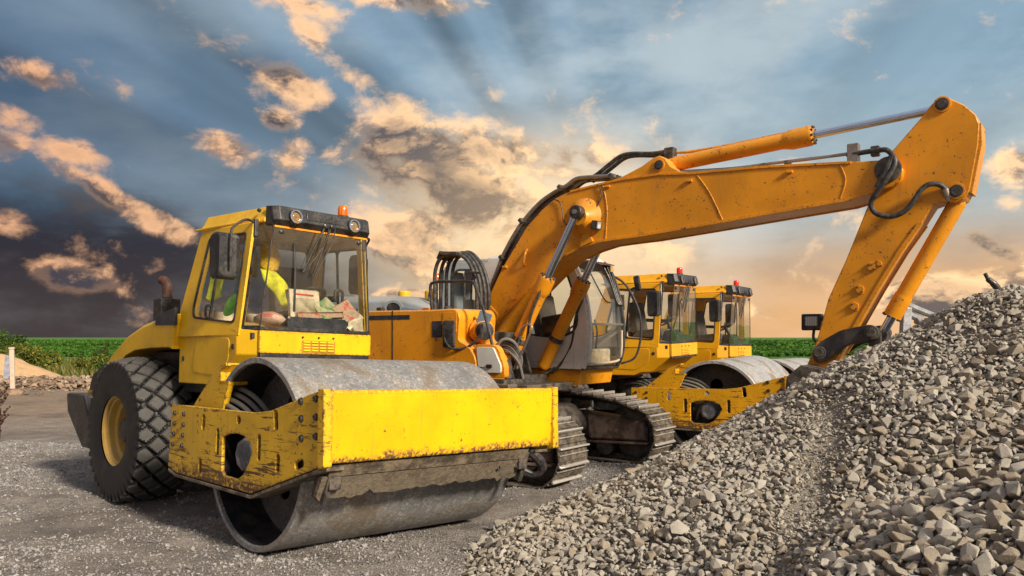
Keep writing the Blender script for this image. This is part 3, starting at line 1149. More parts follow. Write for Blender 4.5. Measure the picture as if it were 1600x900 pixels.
# ------------------------------------------------------------------ field, verge, shrubs, soil
def build_field():
    xs = np.concatenate([np.arange(-2000, -120, 60), np.arange(-120, 121, 4.0), np.arange(180, 2001, 60)])
    ys = np.concatenate([np.arange(54, 130, 1.6), np.array([140, 160, 200, 260, 350, 500, 800, 1300, 2200, 4000])])
    X, Y = np.meshgrid(xs, ys)
    Z = np.where(Y < 55, -0.3, 0.06 + 0.25 * np.clip((Y - 54) / 3, 0, 1)) + 0.10 * vnoise(X, Y, 0.12, 41)
    Z = np.where(Y > 500, 0.3, Z)
    V = np.stack([X.ravel(), Y.ravel(), Z.ravel()], 1)
    nx, ny = len(xs), len(ys)
    i = np.arange((nx - 1) * (ny - 1))
    a = (i // (nx - 1)) * nx + i % (nx - 1)
    F = np.stack([a, a + 1, a + nx + 1, a + nx], 1)
    m, T, b = new_mat('crop_field')
    p = T.n('ShaderNodeNewGeometry').outputs['Position']
    n1 = T.noise(T.mapping(p, (0.006, 0.05, 1)), 3, 5, 0.6)
    n2 = T.noise(T.mapping(p, (0.6, 1.0, 1)), 1.5, 6, 0.7)
    c = T.mix(T.ramp(n2, 0.36, 0.64), (0.016, 0.070, 0.005), (0.085, 0.25, 0.014))
    c = T.mix(T.math('MULTIPLY', T.ramp(n1, 0.35, 0.65), 0.45), c, (0.060, 0.19, 0.010))
    T.set(b.inputs['Base Color'], c)
    b.inputs['Roughness'].default_value = 0.8
    T.set(b.inputs['Normal'], T.bump(n2, 1.0, 0.4))
    o = put(bpy.data.objects.new('field', mesh_arrays('field', V, F, m, smooth=True)))
    o['kind'] = 'structure'
    # leafy crop on the near part of the field
    n = 52000
    y = 58 + 66 * rng.random(n) ** 1.5
    x = (rng.random(n) * 2 - 1) * 0.74 * y
    y = np.round(y / 0.9) * 0.9 + rng.normal(size=n) * 0.16
    h = 0.10 + rng.random(n) * 0.35
    z = 0.22 + h * 0.6 + 0.12 * vnoise(x, y, 0.12, 41)
    quads = [(np.array([(-.5, -.16, 0), (.0, -.28, .18), (.5, .0, .02), (.0, .26, .16)]), np.array([[0, 1, 2, 3]]))]
    n2 = 26000
    y2 = 115 + 200 * rng.random(n2) ** 1.6
    x2 = (rng.random(n2) * 2 - 1) * 0.74 * y2
    x, y, z = np.concatenate([x, x2]), np.concatenate([y, y2]), np.concatenate([z, np.full(n2, 0.36) + 0.1 * rng.random(n2)])
    sz = np.concatenate([0.30 + 0.35 * rng.random(n), 0.8 + 0.9 * rng.random(n2)])
    me = scatter('crop_plants', quads, np.stack([x, y, z], 1), sz, 0.65, LEAFC)
    o = put(bpy.data.objects.new('crop_plants', me))
    o['kind'] = 'stuff'
    tag(o, 'low green crop growing in rows across the far field', 'crop')
    # rough grass between the yard and the field
    n = 46000
    y = 34 + 22 * rng.random(n)
    x = (rng.random(n) * 2 - 1) * 0.74 * y
    ok = vnoise(x, y, 0.35, 51) + 0.6 * vnoise(x, y, 1.3, 52) + (y - 38) * 0.04 > -0.15
    x, y = x[ok], y[ok]
    hgt = (0.16 + 0.30 * rng.random(len(x))) * (1 + 0.8 * vnoise(x, y, 0.5, 53))
    bl = [(np.array([(-.12, 0, 0), (.12, 0, 0), (.25 * c_, .1 * s_, 1.0)]), np.array([[0, 1, 2]])) for c_, s_ in ((1, 0), (-1, .5), (.3, 1), (-.4, -1))]
    zz = ground_z(x, y)
    me = scatter('grass', bl, np.stack([x, y, zz - 0.02], 1), hgt, 0.16, leaf_mat('dry_grass', (0.06, 0.095, 0.02), (0.15, 0.16, 0.04), (0.36, 0.27, 0.10)))
    o = put(bpy.data.objects.new('grass', me))
    o['kind'] = 'stuff'
    tag(o, 'rough grass verge along the edge of the field', 'grass')


build_field()


def shrub(x, y, w, h, label, mat, n=2600, seed=1):
    r_ = np.random.default_rng(seed)
    zb = float(ground_z(x, y))
    rt = root('shrub', (x, y, zb), (0, 0, 0), label, 'shrub', 'shrubs along the field edge')
    nst = 7
    tips = []
    for k in range(nst):
        a = k * 2 * math.pi / nst + r_.random()
        rr = w * 0.36 * (0.4 + 0.6 * r_.random())
        tip = (rr * math.cos(a), rr * math.sin(a), h * (0.6 + 0.35 * r_.random()))
        tips.append(tip)
        part('stem', G().tube([(0.05 * math.cos(a), 0.05 * math.sin(a), -0.05), (tip[0] * 0.5, tip[1] * 0.5, tip[2] * 0.55), tip], [0.035, 0.028, 0.02, 0.012], 6, 4), BARK, rt)
    cl = []
    for k in range(26):
        t = tips[int(r_.integers(0, nst))]
        f = 0.35 + 0.7 * r_.random()
        cl.append((t[0] * f * 1.15 + r_.normal() * w * 0.10, t[1] * f * 1.15 + r_.normal() * w * 0.10, t[2] * f + r_.normal() * h * 0.08, (0.10 + 0.11 * r_.random()) * w))
    cl = np.array(cl)
    pk = r_.integers(0, len(cl), n)
    dirs = r_.normal(size=(n, 3))
    dirs /= np.linalg.norm(dirs, axis=1)[:, None]
    P = cl[pk, :3] + dirs * (cl[pk, 3] * (0.45 + 0.65 * r_.random(n)))[:, None]
    P[:, 2] = np.clip(P[:, 2], 0.02, None)
    quads = [(np.array([(-.5, 0, 0), (.0, -.24, .08), (.5, 0, -.05), (.0, .24, .08)]), np.array([[0, 1, 2, 3]]))]
    me = scatter('foliage', quads, P, (0.09 + 0.09 * r_.random(n)) * (0.6 + w / 4), 1.0, mat)
    put(bpy.data.objects.new('foliage', me), rt)
    return rt


shrub(-22.2, 38.5, 2.1, 1.30, 'rounded yellow-green shrub just right of the white post', LEAFB, 3600, 1)
shrub(-18.9, 37.0, 1.2, 0.75, 'lower shrub between the rounded yellow one and the yellow hood', LEAFB, 2200, 2)
shrub(-20.8, 42.0, 0.9, 1.35, 'tall thin green shrub rising behind the yellow-green shrubs', LEAFG, 2200, 3)
shrub(-30.5, 49.0, 3.2, 1.95, 'dark green shrub on the skyline at the left edge', LEAFG, 3200, 4)
shrub(-17.7, 36.0, 0.9, 0.5, 'small weedy shrub beside the hood and big tyre', LEAFG, 1400, 5)
shrub(-27.5, 44.0, 2.0, 1.2, 'brownish shrub behind the sand heap at the far left', LEAFB, 2000, 6)


def heap(name, cx, cy, rx, ry, h, mat, label, cat, seed, rough=0.12):
    n = 40
    xs = np.linspace(-1.15, 1.15, n)
    X, Y = np.meshgrid(xs, xs)
    d = np.hypot(X, Y)
    Z = h * np.clip(1 - d, -0.1, 1) ** 1.0 * (d < 1) + h * rough * vnoise(X * rx, Y * ry, 2.2, seed) * np.clip(1.2 - d, 0, 1) + h * rough * .5 * vnoise(X * rx, Y * ry, 6, seed + 1) - 0.05
    wx, wy = X * rx + cx, Y * ry + cy
    V = np.stack([wx.ravel(), wy.ravel(), (ground_z(wx, wy) + Z - 0.12 * (d > 1.02)).ravel()], 1)
    i = np.arange((n - 1) * (n - 1))
    a = (i // (n - 1)) * n + i % (n - 1)
    F = np.stack([a, a + 1, a + n + 1, a + n], 1)
    o = put(bpy.data.objects.new(name, mesh_arrays(name, V, F, mat, smooth=True)))
    return tag(o, label, cat)


heap('sand_heap', -19.2, 31.0, 2.6, 2.4, 1.15, SAND, 'sunlit conical heap of orange sand behind the white post', 'sand heap', 61, 0.08)
bank = heap('soil_bank', -17.0, 27.8, 8.5, 1.3, 0.42, SOIL, 'low bank of dark broken earth running behind the white post', 'soil bank', 63, 0.6)
_n = 2600
_x = -17.0 + (rng.random(_n) * 2 - 1) * 8.3
_y = 27.6 + rng.normal(size=_n) * 0.75
_s = np.clip(np.exp(rng.normal(size=_n) * 0.5) * 0.055, 0.02, 0.20)
_z = ground_z(_x, _y) + 0.36 * np.clip(1 - np.abs((_y - 27.8) / 1.3), 0, 1) + _s * 0.2
_o = put(bpy.data.objects.new('clods', scatter('clods', [hull_stone(9, 0.6, 500 + k) for k in range(6)], np.stack([_x, _y, _z], 1), _s, 0.4, CLOD)), bank)
_o['kind'] = 'stuff'


def marker_post():
    x, y = -14.75, 24.4
    z = float(ground_z(x, y))
    rt = root('marker_post', (x, y, z), (R(1.5), R(-1.0), R(20)), 'weathered white post with a grey board fixed to its left side', 'post')
    part('post', G().box((0, 0, 0.66), (0.13, 0.10, 1.36)), WHITE, rt, 0.02)
    part('board', G().box((-0.13, -0.02, 0.82), (0.14, 0.03, 0.70), (0, R(5), 0)), plain('grey_board', (0.26, 0.28, 0.36), 0.7), rt, 0.008)
    part('top_cap', G().box((0, 0, 1.37), (0.15, 0.12, 0.06)), WHITE, rt, 0.015)
    b = part('base', G().lathe([(0.42, -0.05), (0.38, 0.07), (0.22, 0.16), (0.10, 0.18)], n=9, axis=(0, 0, 1)), SOIL, rt)
    for k, (dx, dy, s) in enumerate(((0.5, -0.3, 0.22), (-0.55, -0.2, 0.26), (0.85, -0.1, 0.16), (-0.95, -.15, .2))):
        V_, F_ = hull_stone(12, 0.55, 600 + k)
        gg = G().add([tuple(Vector(v) * s) for v in V_], [tuple(f) for f in F_])
        o = part('earth_clod', gg, CLOD)
        o.location = (x + dx, y + dy, float(ground_z(x + dx, y + dy)) + s * 0.2)
        tag(o, ['lump of earth just right of the white post', 'large lump of earth just left of the white post', 'small lump of earth farther right of the white post', 'flat lump of earth farthest left of the white post'][k], 'earth clod', 'earth lumps round the white post')


marker_post()


def dry_weed():
    x, y = -8.02, 12.9
    z = float(ground_z(x, y))
    rt = root('dry_weed', (x, y, z), (0, 0, 0), 'dark dried weed stalk at the left edge of the yard', 'weed')
    r_ = np.random.default_rng(9)
    main = [(0, 0, -0.03), (0.02, 0, 0.25), (-0.03, 0.02, 0.5), (0.02, 0, 0.78)]
    part('stalk', G().tube(main, [0.014, 0.012, 0.009, 0.005], 6, 4), WEED, rt)
    for k in range(13):
        t = 0.15 + 0.6 * k / 13
        a = r_.random() * 6.28
        L = 0.10 + 0.14 * r_.random()
        p0 = Vector((0, 0, t))
        p2 = p0 + Vector((math.cos(a) * L, math.sin(a) * L, 0.12 + 0.1 * r_.random()))
        br = part('branch', G().tube([p0, p0.lerp(p2, 0.55) + Vector((0, 0, -0.02)), p2], [0.007, 0.006, 0.004], 5, 3), WEED, rt)
        gg = G()
        for j in range(7):
            q = p0.lerp(p2, 0.35 + 0.1 * j) + Vector(r_.normal(size=3) * 0.012)
            gg.lathe([(0.002, -0.02), (0.018, 0.0), (0.002, 0.022)], q, tuple(r_.normal(size=3)), 5)
        so = part('seed_heads', gg, WEED, br)
        so['kind'] = 'stuff'


dry_weed()


# ------------------------------------------------------------------ single-drum rollers
def tyre_mesh():
    """tyre carcass with diamond tread blocks raised out of it; axis along y, centred"""
    na, ns = 300, 46
    Rr, hw = 0.765, 0.295
    prof = []
    for j in range(ns):
        s = -1 + 2 * j / (ns - 1)
        prof.append(s)
    V, F = [], []
    for i in range(na):
        th = 2 * math.pi * i / na
        for s in prof:
            # cross-section: tread crown between |s|<0.66, sidewall beyond
            if abs(s) < 0.66:
                t = s / 0.66
                yy = t * hw * 0.93
                rr = Rr - 0.035 - 0.055 * t * t
                crown = 1.0
            else:
                t = (abs(s) - 0.66) / 0.34
                sg = 1 if s > 0 else -1
                yy = sg * hw * (0.93 + 0.10 * math.sin(t * math.pi * 0.75) - 0.10 * t * t)
                rr = (Rr - 0.09) - (Rr - 0.09 - 0.36) * (t ** 0.9)
                crown = max(0.0, 1 - t * 7.5)
            if crown > 0:
                u = th / (2 * math.pi) * 22
                w = yy / (hw * 0.93) * 2.5
                a, b = u + w * 0.5, u - w * 0.5
                fa, fb = abs((a % 1) - 0.5) * 2, abs((b % 1) - 0.5) * 2
                e = 1 - max(fa, fb)
                lug = min(1.0, max(0.0, (e - 0.12) / 0.13))
                lug = lug * lug * (3 - 2 * lug)
                rr += 0.042 * lug * crown
                if abs(s) >= 0.60: yy += (1 if s > 0 else -1) * 0.012 * lug * crown
            V.append((rr * math.sin(th), yy, rr * math.cos(th)))
    for i in range(na):
        for j in range(ns - 1):
            a = i * ns + j
            b = ((i + 1) % na) * ns + j
            F.append((a, a + 1, b + 1, b))
    g = G().add(V, F)
    me = mesh_from('tyre', g, ang=32)
    return me


def tyre_mat():
    m, T, b = new_mat('tyre_rubber')
    c = coords(T)
    x, y, z = T.sep(c)[0:3]
    r = T.math('SQRT', T.math('ADD', T.math('MULTIPLY', x, x), T.math('MULTIPLY', z, z)))
    crown = T.math('MULTIPLY', T.math('MULTIPLY', y, y), 0.62)
    lug = T.ramp(T.math('ADD', r, crown), 0.744, 0.757)
    n = T.noise(c, 22, 6, 0.7)
    n2 = T.noise(c, 5, 4, 0.6)
    worn = T.mix(n, (0.036, 0.036, 0.039), (0.115, 0.113, 0.113))
    col = T.mix(T.math('MULTIPLY', lug, 0.9), T.mix(T.ramp(n2, 0.5, 0.75), (0.008, 0.008, 0.010), (0.032, 0.030, 0.029)), worn)
    T.set(b.inputs['Base Color'], col)
    T.set(b.inputs['Roughness'], T.fmix(lug, 0.55, 0.8))
    T.set(b.inputs['Normal'], T.bump(n, 0.4, 0.006))
    return m


TYRE = tyre_mat()
TYRE_ME = tyre_mesh()
TYRE_ME.materials.append(TYRE)


def bolt(parent, p, r=0.022, axis=(0, -1, 0), mat=None):
    o = bolt.cache.get((r, axis))
    if o is None:
        g = G().lathe([(r * 1.25, -0.004), (r * 1.25, 0.004), (r, 0.006), (r, 0.016), (r * 0.5, 0.018), (r * 0.45, 0.010)], axis=axis, n=8)
        me = mesh_from('bolt', g, ang=40)
        me.materials.append(mat or BLKM)
        o = bolt.cache[(r, axis)] = me
    b = bpy.data.objects.new('bolt', o)
    b.location = p
    return put(b, parent)


bolt.cache = {}


def make_roller(loc, rot, label, beacon_mat):
    rt = root('road_roller', loc, rot, label, 'road roller', 'single-drum road rollers')
    W, Rd = 1.065, 0.75
    # ---- drum
    prof = [(Rd - 0.045, -W), (Rd - 0.006, -W), (Rd, -W + 0.008), (Rd, W - 0.008), (Rd - 0.006, W), (Rd - 0.045, W)]
    g = G().lathe(prof + [(Rd - 0.05, W - 0.03), (Rd - 0.05, -W + 0.03), (Rd - 0.045, -W)], (0, 0, Rd), (0, 1, 0), 96, caps=False)
    drum = part('drum', g, DRUM, rt, ang=30)
    for s in (-1, 1):
        hol = [circ(0.36 * math.cos(a), 0.36 * math.sin(a), 0.10, 12) for a in (0.5, 1.75, 3.0, 4.2, 5.4)]
        wb = plate('web', circ(0, 0, Rd - 0.046, 48), hol, s * 0.68 - 0.012, s * 0.68 + 0.012, WEBM, drum)
        wb.location = (0, 0, Rd)
        part('hub', G().lathe([(0.26, 0), (0.26, 0.10), (0.20, 0.12), (0.20, 0.30), (0.15, 0.33)], (0, s * 0.68, Rd), (0, s, 0), 8), DKM, drum, 0.01)
        part('inner_liner', G().lathe([(Rd - 0.052, -0.17), (Rd - 0.052, 0.17)], (0, s * 0.87, Rd), (0, 1, 0), 64, caps=False), BLKM, drum)
    # ---- drum frame
    yp = 1.167
    out = [(-1.28, 1.08), (-0.95, 1.085), (0.19, 1.08), (0.42, 1.105), (1.02, 1.262), (1.09, 1.262), (1.10, 0.76), (0.16, 0.47), (-1.18, 0.50), (-1.32, 0.54)]
    dh = [(-0.32, 0.60), (-0.28, 0.565), (-0.06, 0.555), (0.03, 0.60), (0.12, 0.70), (0.16, 0.79), (0.13, 0.85), (0.04, 0.893), (-0.08, 0.906), (-0.22, 0.895), (-0.30, 0.87), (-0.32, 0.84)]
    holes = [dh, slot(-0.66, 0.96, 0.055, 0.125, 6), circ(-0.06, 1.01, 0.032), slot(0.50, 1.04, 0.055, 0.145, -6),
             slot(-0.70, 0.60, 0.05, 0.12), slot(0.54, 0.735, 0.05, 0.13), slot(0.83, 0.75, 0.055, 0.12, 68),
             slot(-0.40, 0.82, 0.045, 0.21), slot(0.265, 0.825, 0.045, 0.19)]
    for s in (-1, 1):
        y0, y1 = (-yp, -yp + 0.030) if s < 0 else (yp - 0.030, yp)
        sf = plate('side_frame', out, holes, y0, y1, YELF, rt, 0.007)
        fl = s * yp
        for bx, bz in [(0.84, 1.19), (0.85, 1.07), (0.86, 0.935), (1.03, 1.215), (1.035, 1.09), (1.04, 0.96), (-1.02, 1.01), (-1.025, 0.92), (-1.03, 0.83), (-1.04, 0.74), (-1.2, 1.01), (-1.205, 0.92), (-1.21, 0.83), (-1.225, 0.74)]:
            bolt(sf, (bx, fl, bz), 0.022 if bx > 0 else 0.018, (0, float(s), 0))
        for bx, z0, z1 in ((-0.40, 0.73, 0.91), (0.265, 0.745, 0.905)):
            st = part('bolt_strip', G().box((bx, fl - s * 0.035, (z0 + z1) / 2), (0.03, 0.02, z1 - z0 + 0.02)), BLKM, sf)
            for k in range(5):
                bolt(sf, (bx, fl - s * 0.024, z0 + (z1 - z0) * k / 4), 0.011, (0, float(s), 0))
        # bottom flange, scuffed to bare metal
        pts = [(-1.31, 0.525), (-1.17, 0.488), (0.16, 0.458), (1.09, 0.748)]
        gg = G()
        yi, yo = s * (yp - 0.20), s * (yp + 0.004)
        rings = []
        for x_, z_ in pts:
            rings.append([(x_, yo, z_), (x_, yi, z_), (x_, yi, z_ - 0.025), (x_, yo, z_ - 0.025)])
        gg.loft(rings)
        part('bottom_flange', gg, MUD, sf, 0.004)
        # vibration motor seen through the D-shaped opening
        mo = part('vibration_motor', G().lathe([(0.17, 0), (0.17, 0.05), (0.13, 0.06), (0.13, 0.20), (0.08, 0.22)], (-0.06, s * 0.92, 0.74), (0, s, 0), 8), MOTB, rt, 0.012)
        part('motor_plate', G().box((-0.06, s * 0.92, 0.74), (0.62, 0.03, 0.50)), DKM, rt, 0.01)
        part('motor_bracket', G().prism([(-0.02, 0.86), (0.10, 0.84), (0.14, 0.70), (0.06, 0.60), (-0.02, 0.66)], s * 0.99, s * 1.05), MOTB, rt, 0.015)
        part('motor_hose', G().tube([(-0.28, s * 1.0, 0.60), (-0.22, s * 1.06, 0.74), (-0.10, s * 1.07, 0.86), (0.02, s * 1.05, 0.84)], 0.022, 8, 5), HOSEG, rt)
        # raised gusset with hooked lip, and hoses behind it
        yb = s * (yp - 0.10)
        gus = [(-1.10, 1.06), (-0.70, 1.38), (-0.575, 1.435), (-0.50, 1.45), (-0.485, 1.43), (-0.585, 1.385), (-0.60, 1.31), (-0.43, 1.30), (-0.54, 1.06)]
        part('gusset', G().prism(gus, min(yb, yb - s * 0.05), max(yb, yb - s * 0.05)), YELF, rt, 0.006)
        part('gusset_lip', G().loft([[(-0.60, yb - s * 0.16, 1.31), (-0.60, yb, 1.31), (-0.585, yb, 1.30), (-0.585, yb - s * 0.16, 1.30)],
                                     [(-0.59, yb - s * 0.16, 1.38), (-0.60, yb, 1.385), (-0.58, yb, 1.378), (-0.575, yb - s * 0.16, 1.37)],
                                     [(-0.51, yb - s * 0.16, 1.45), (-0.50, yb, 1.455), (-0.49, yb, 1.44), (-0.50, yb - s * 0.16, 1.435)]]), YELF, rt, 0.003)
        part('gusset_brace', G().prism([(-0.60, 1.30), (-0.43, 1.30), (-0.44, 1.27), (-0.60, 1.27)], min(yb, yb - s * .17), max(yb, yb - s * .17)), YELF, rt, 0.004)
        for k in range(4):
            yy = s * (0.93 + 0.033 * k)
            part('hydraulic_hose', G().tube([(-0.95, yy, 1.10 + 0.02 * k), (-0.75, yy, 1.20 - 0.03 * k), (-0.54, yy, 1.24 - 0.045 * k), (-0.26, yy, 1.18 - 0.05 * k), (-0.10, yy - s * 0.05, 1.04 - 0.05 * k), (-0.04, yy - s * 0.1, 0.85)], 0.021, 8, 6), HOSEG, rt)
        # end flange of the front beam
        part('end_flange', G().prism([(1.075, 1.285), (1.15, 1.285), (1.165, 0.76), (1.085, 0.74)], min(s * 1.115, s * 1.185), max(s * 1.115, s * 1.185)), YELF, rt, 0.008)
    # front beam: pressed plate with return lips
    bp_ = [(1.06, 1.235), (1.065, 1.275), (1.135, 1.275), (1.145, 1.26), (1.135, 0.80), (1.12, 0.775), (1.04, 0.775), (1.04, 0.80), (1.10, 0.80), (1.108, 1.235)]
    part('front_beam', G().prism(bp_, -1.116, 1.116), YELP, rt, 0.008)
    part('rear_beam', G().prism([(-1.30, 1.06), (-1.22, 1.06), (-1.22, 0.55), (-1.32, 0.56)], -1.12, 1.12), YELF, rt, 0.01)
    # scraper assembly below the beam
    sb = [(1.09, 0.765), (1.03, 0.67), (0.98, 0.67), (1.0, 0.765)]
    part('scraper_beam', G().prism(sb, -1.06, 0.90), MUD, rt, 0.01)
    gg = G()
    ny = 40
    r0 = np.random.default_rng(3)
    rings = []
    for i in range(ny + 1):
        yy = -1.10 + 1.98 * i / ny
        j = r0.normal() * 0.007
        rings.append([(1.025, yy, 0.675), (0.985, yy, 0.685), (0.905 + j, yy, 0.525 + j), (0.935 + j, yy, 0.515 + j * 1.5)])
    gg.loft(rings)
    part('scraper_blade', gg, plain('muddy_blade', (0.20, 0.165, 0.125), 0.8, scale=5, var=0.45, dirt=(0.07, 0.05, 0.035), dirt_amt=0.8, bump=0.9, bdist=0.02), rt)
    for yy in (-1.0, 0.62, 0.84):
        bolt(rt, (0.985, yy, 0.61), 0.020, (1.0, 0.0, 0.35))
    for yy in (-1.03, 0.92):
        part('scraper_bracket', G().box((0.93, yy, 0.62), (0.16, 0.05, 0.28), (0, R(20), 0)), DKM, rt, 0.012)
        part('scraper_bracket', G().box((0.98, yy + 0.12 * (1 if yy > 0 else -1) * -0.3, 0.66), (0.10, 0.10, 0.16)), DKM, rt, 0.012)
    # tow lug at the far lower corner
    part('tow_lug', G().tube([(1.0, 0.95, 0.76), (1.05, 1.05, 0.66), (1.03, 1.12, 0.58), (0.95, 1.10, 0.52), (0.88, 1.0, 0.56)], 0.045, 8, 5), BLKM, rt)

    # ---- articulation and chassis
    part('articulation_joint', G().box((-1.62, 0, 0.80), (0.75, 0.55, 0.70)), DKM, rt, 0.03)
    part('chassis', G().box((-3.05, 0, 0.88), (2.3, 0.80, 0.50)), BLKM, rt, 0.02)
    part('axle', G().lathe([(0.13, -0.62), (0.20, -0.30), (0.26, 0), (0.20, 0.30), (0.13, 0.62)], (-3.0, 0, 0.735), (0, 1, 0), 20), DKM, rt)
    for k in range(3):
        part('steering_hose', G().tube([(-1.15, -0.35 - 0.1 * k, 1.0), (-1.4, -0.42 - 0.1 * k, 1.16 - 0.03 * k), (-1.7, -0.36 - 0.08 * k, 1.08)], 0.022, 8, 5), HOSE, rt)
    # ---- wheels
    for s in (-1, 1):
        w = bpy.data.objects.new('wheel', None)
        w.location = (-3.0, s * 0.765, 0.735)
        put(w, rt)
        t = bpy.data.objects.new('tyre', TYRE_ME)
        put(t, w)
        g = G().lathe([(0.345, 0.235), (0.365, 0.25), (0.375, 0.243), (0.36, 0.22), (0.325, 0.20), (0.32, 0.14), (0.285, 0.12), (0.28, 0.03), (0.24, 0.0), (0.10, -0.01)], (0, 0, 0), (0, s, 0), 40, caps=False)
        part('rim', g, RIMP, w)
        part('rim_well', G().lathe([(0.345, 0.235), (0.33, -0.23)], (0, 0, 0), (0, s, 0), 32, caps=False), RIMP, w)
        part('wheel_hub', G().lathe([(0.19, -0.06), (0.19, 0.07), (0.17, 0.10), (0.13, 0.115), (0.12, 0.17), (0.05, 0.18)], (0, 0, 0), (0, s, 0), 24), BLKM, w, 0.004)
        for k in range(8):
            a = k * math.pi / 4
            bolt(w, (0.235 * math.cos(a), s * 0.012, 0.235 * math.sin(a)), 0.014, (0, float(s), 0))
    # ---- hood with wheel arches
    hd = [(-2.15, 1.93), (-2.5, 1.905), (-2.95, 1.84), (-3.35, 1.735), (-3.75, 1.555), (-4.15, 1.32), (-4.50, 1.13), (-4.56, 1.04), (-4.45, 1.03)]
    arch = [(-4.42, 1.10), (-4.26, 1.34)]
    arch = [(-3.80 + 0.0, 1.16), (-3.72, 1.27), (-3.56, 1.42), (-3.36, 1.52), (-3.10, 1.575), (-2.70, 1.595), (-2.26, 1.60), (-2.18, 1.58)]
    prof = hd + arch
    top = [(x_, z_) for x_, z_ in hd]
    # crowned hood body as a loft across the width
    rings = []
    for yy, dz, dx in ((-0.80, -0.035, 0), (-0.77, 0.0, 0), (-0.45, 0.045, 0), (0, 0.06, 0), (0.45, 0.045, 0), (0.77, 0.0, 0), (0.80, -0.035, 0)):
        ring = [(x_, yy, z_ + dz) for x_, z_ in hd] + [(x_, yy, z_ + (0 if abs(yy) > 0.7 else 0.0)) for x_, z_ in arch]
        rings.append(ring)
    hood = part('hood', G().loft(rings), YEL, rt, 0.012)
    for s in (-1, 1):
        gl = [(-4.40, 1.12), (-4.30, 1.29), (-3.92, 1.43), (-3.84, 1.40), (-3.92, 1.22), (-3.98, 1.10)]
        part('side_grille', G().prism(rounded(gl, 0.03), min(s * 0.795, s * 0.812), max(s * 0.795, s * 0.812)), BLK, hood)
        tl = [(-4.56, 1.05), (-4.42, 1.10), (-3.97, 1.07), (-3.90, 1.16), (-3.80, 1.16), (-3.80, 0.98), (-4.40, 0.95), (-4.56, 1.0)]
        part('tail_panel', G().prism(tl, min(s * 0.74, s * 0.80), max(s * 0.74, s * 0.80)), YEL, hood, 0.006)
        ins = [(-2.12, 1.99), (-2.30, 1.965), (-2.58, 1.915), (-2.58, 1.825), (-2.12, 1.815)]
        part('hood_vent', G().prism(ins, min(s * 0.775, s * 0.808), max(s * 0.775, s * 0.808)), NAVY, hood, 0.006)
    # counterweight bumper
    bm_ = [(-4.86, 1.07), (-4.25, 1.07), (-3.98, 0.70), (-3.98, 0.46), (-4.28, 0.46), (-4.80, 0.84)]
    part('counterweight', G().prism(bm_, -0.92, 0.92), BLKM, rt, 0.03)
    part('inner_fender', G().box((-2.75, 0, 1.36), (1.9, 1.1, 0.42)), BLKM, rt, 0.02)
    # exhaust
    part('exhaust_box', G().box((-3.16, -0.45, 2.02), (0.20, 0.22, 0.26)), BLK, rt, 0.01)
    ex = part('exhaust_pipe', G().tube([(-3.16, -0.45, 2.10), (-3.16, -0.45, 2.20), (-3.17, -0.45, 2.29), (-3.21, -0.46, 2.345), (-3.26, -0.47, 2.36)], 0.052, 14, 5), RUSTP, rt)
    part('pipe_clamp', G().lathe([(0.058, -0.015), (0.058, 0.015)], (-3.16, -0.45, 2.175), (0, 0, 1), 14), DKM, ex)

    # ---- cab body below the windows
    def bring(xf, y):
        return [(xf, y, 1.755), (-2.20, y, 1.755 + 0.16), (-2.20, y, 1.25), (-1.42, y, 1.245), (-1.30 if xf < -0.9 else -1.15, y, 1.30), (xf, y, 1.53)]
    g = G().loft([bring(-1.02, -0.715), bring(-0.85, -0.595), bring(-0.85, 0.595), bring(-1.02, 0.715)])
    body = part('cab_body', g, YEL, rt, 0.012)
    for s in (-1, 1):
        dp = rounded([(-1.14, 1.68), (-1.82, 1.70), (-1.88, 1.36), (-1.40, 1.33), (-1.16, 1.46)], 0.06)
        dq = [(x_ * 0.985 - 0.022, (z_ - 1.52) * 0.97 + 1.52) for x_, z_ in dp]
        part('door_panel', G().prism(dp, min(s * 0.71, s * 0.7215), max(s * 0.71, s * 0.7215)), YEL, body, 0.006)
        for px_, pz_ in ((-2.10, 1.49), (-1.08, 1.60), (-2.05, 1.97 - .02)):
            part('hole_plug', G().lathe([(0.026, 0), (0.026, 0.006), (0.018, 0.009)], (px_, s * 0.714 if pz_ < 1.9 else s * .705, pz_), (0, s, 0), 14), BLK, body)
    fp = part('front_panel', G().box((-0.835, 0, 1.645), (0.05, 1.20, 0.205)), YELP, rt, 0.012)
    for k in range(4):
        gg = G()
        for j in range(4):
            gg.box((-0.808, -0.125 + 0.085 * k, 1.575 + 0.026 * j), (0.02, 0.066, 0.013), (0, R(-25), 0))
        lv = part('vent_louvres', gg, YELC, fp)
        lv['kind'] = 'stuff'
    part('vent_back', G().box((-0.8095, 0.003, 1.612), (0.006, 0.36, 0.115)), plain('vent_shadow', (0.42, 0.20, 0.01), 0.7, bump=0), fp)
    for yy in (-0.17, 0.0, 0.16):
        bolt(fp, (-0.809, yy, 1.70), 0.008, (1.0, 0.0, 0.0))
    part('base_strip', G().box((-0.85, 0, 1.525), (0.06, 1.17, 0.035)), BLK, rt, 0.006)
    part('cab_floor', G().box((-1.45, 0, 1.70), (1.15, 1.28, 0.05)), BLK, rt)

    # ---- cab frame
    def ysh(s):
        return lambda x_, z_: s * (0.708 - 0.098 * (z_ - 1.75) - 0.03 * (x_ + 1.9))
    w1 = rounded([(-1.10, 1.83), (-1.065, 2.62), (-1.485, 2.64), (-1.545, 1.865)], 0.05)
    w2 = rounded([(-1.575, 1.87), (-1.515, 2.64), (-1.735, 2.645), (-1.895, 1.99), (-1.875, 1.90)], 0.04)
    frame_out = [(-0.995, 1.70), (-0.955, 2.735), (-1.93, 2.745), (-2.20, 1.92), (-2.20, 1.70)]
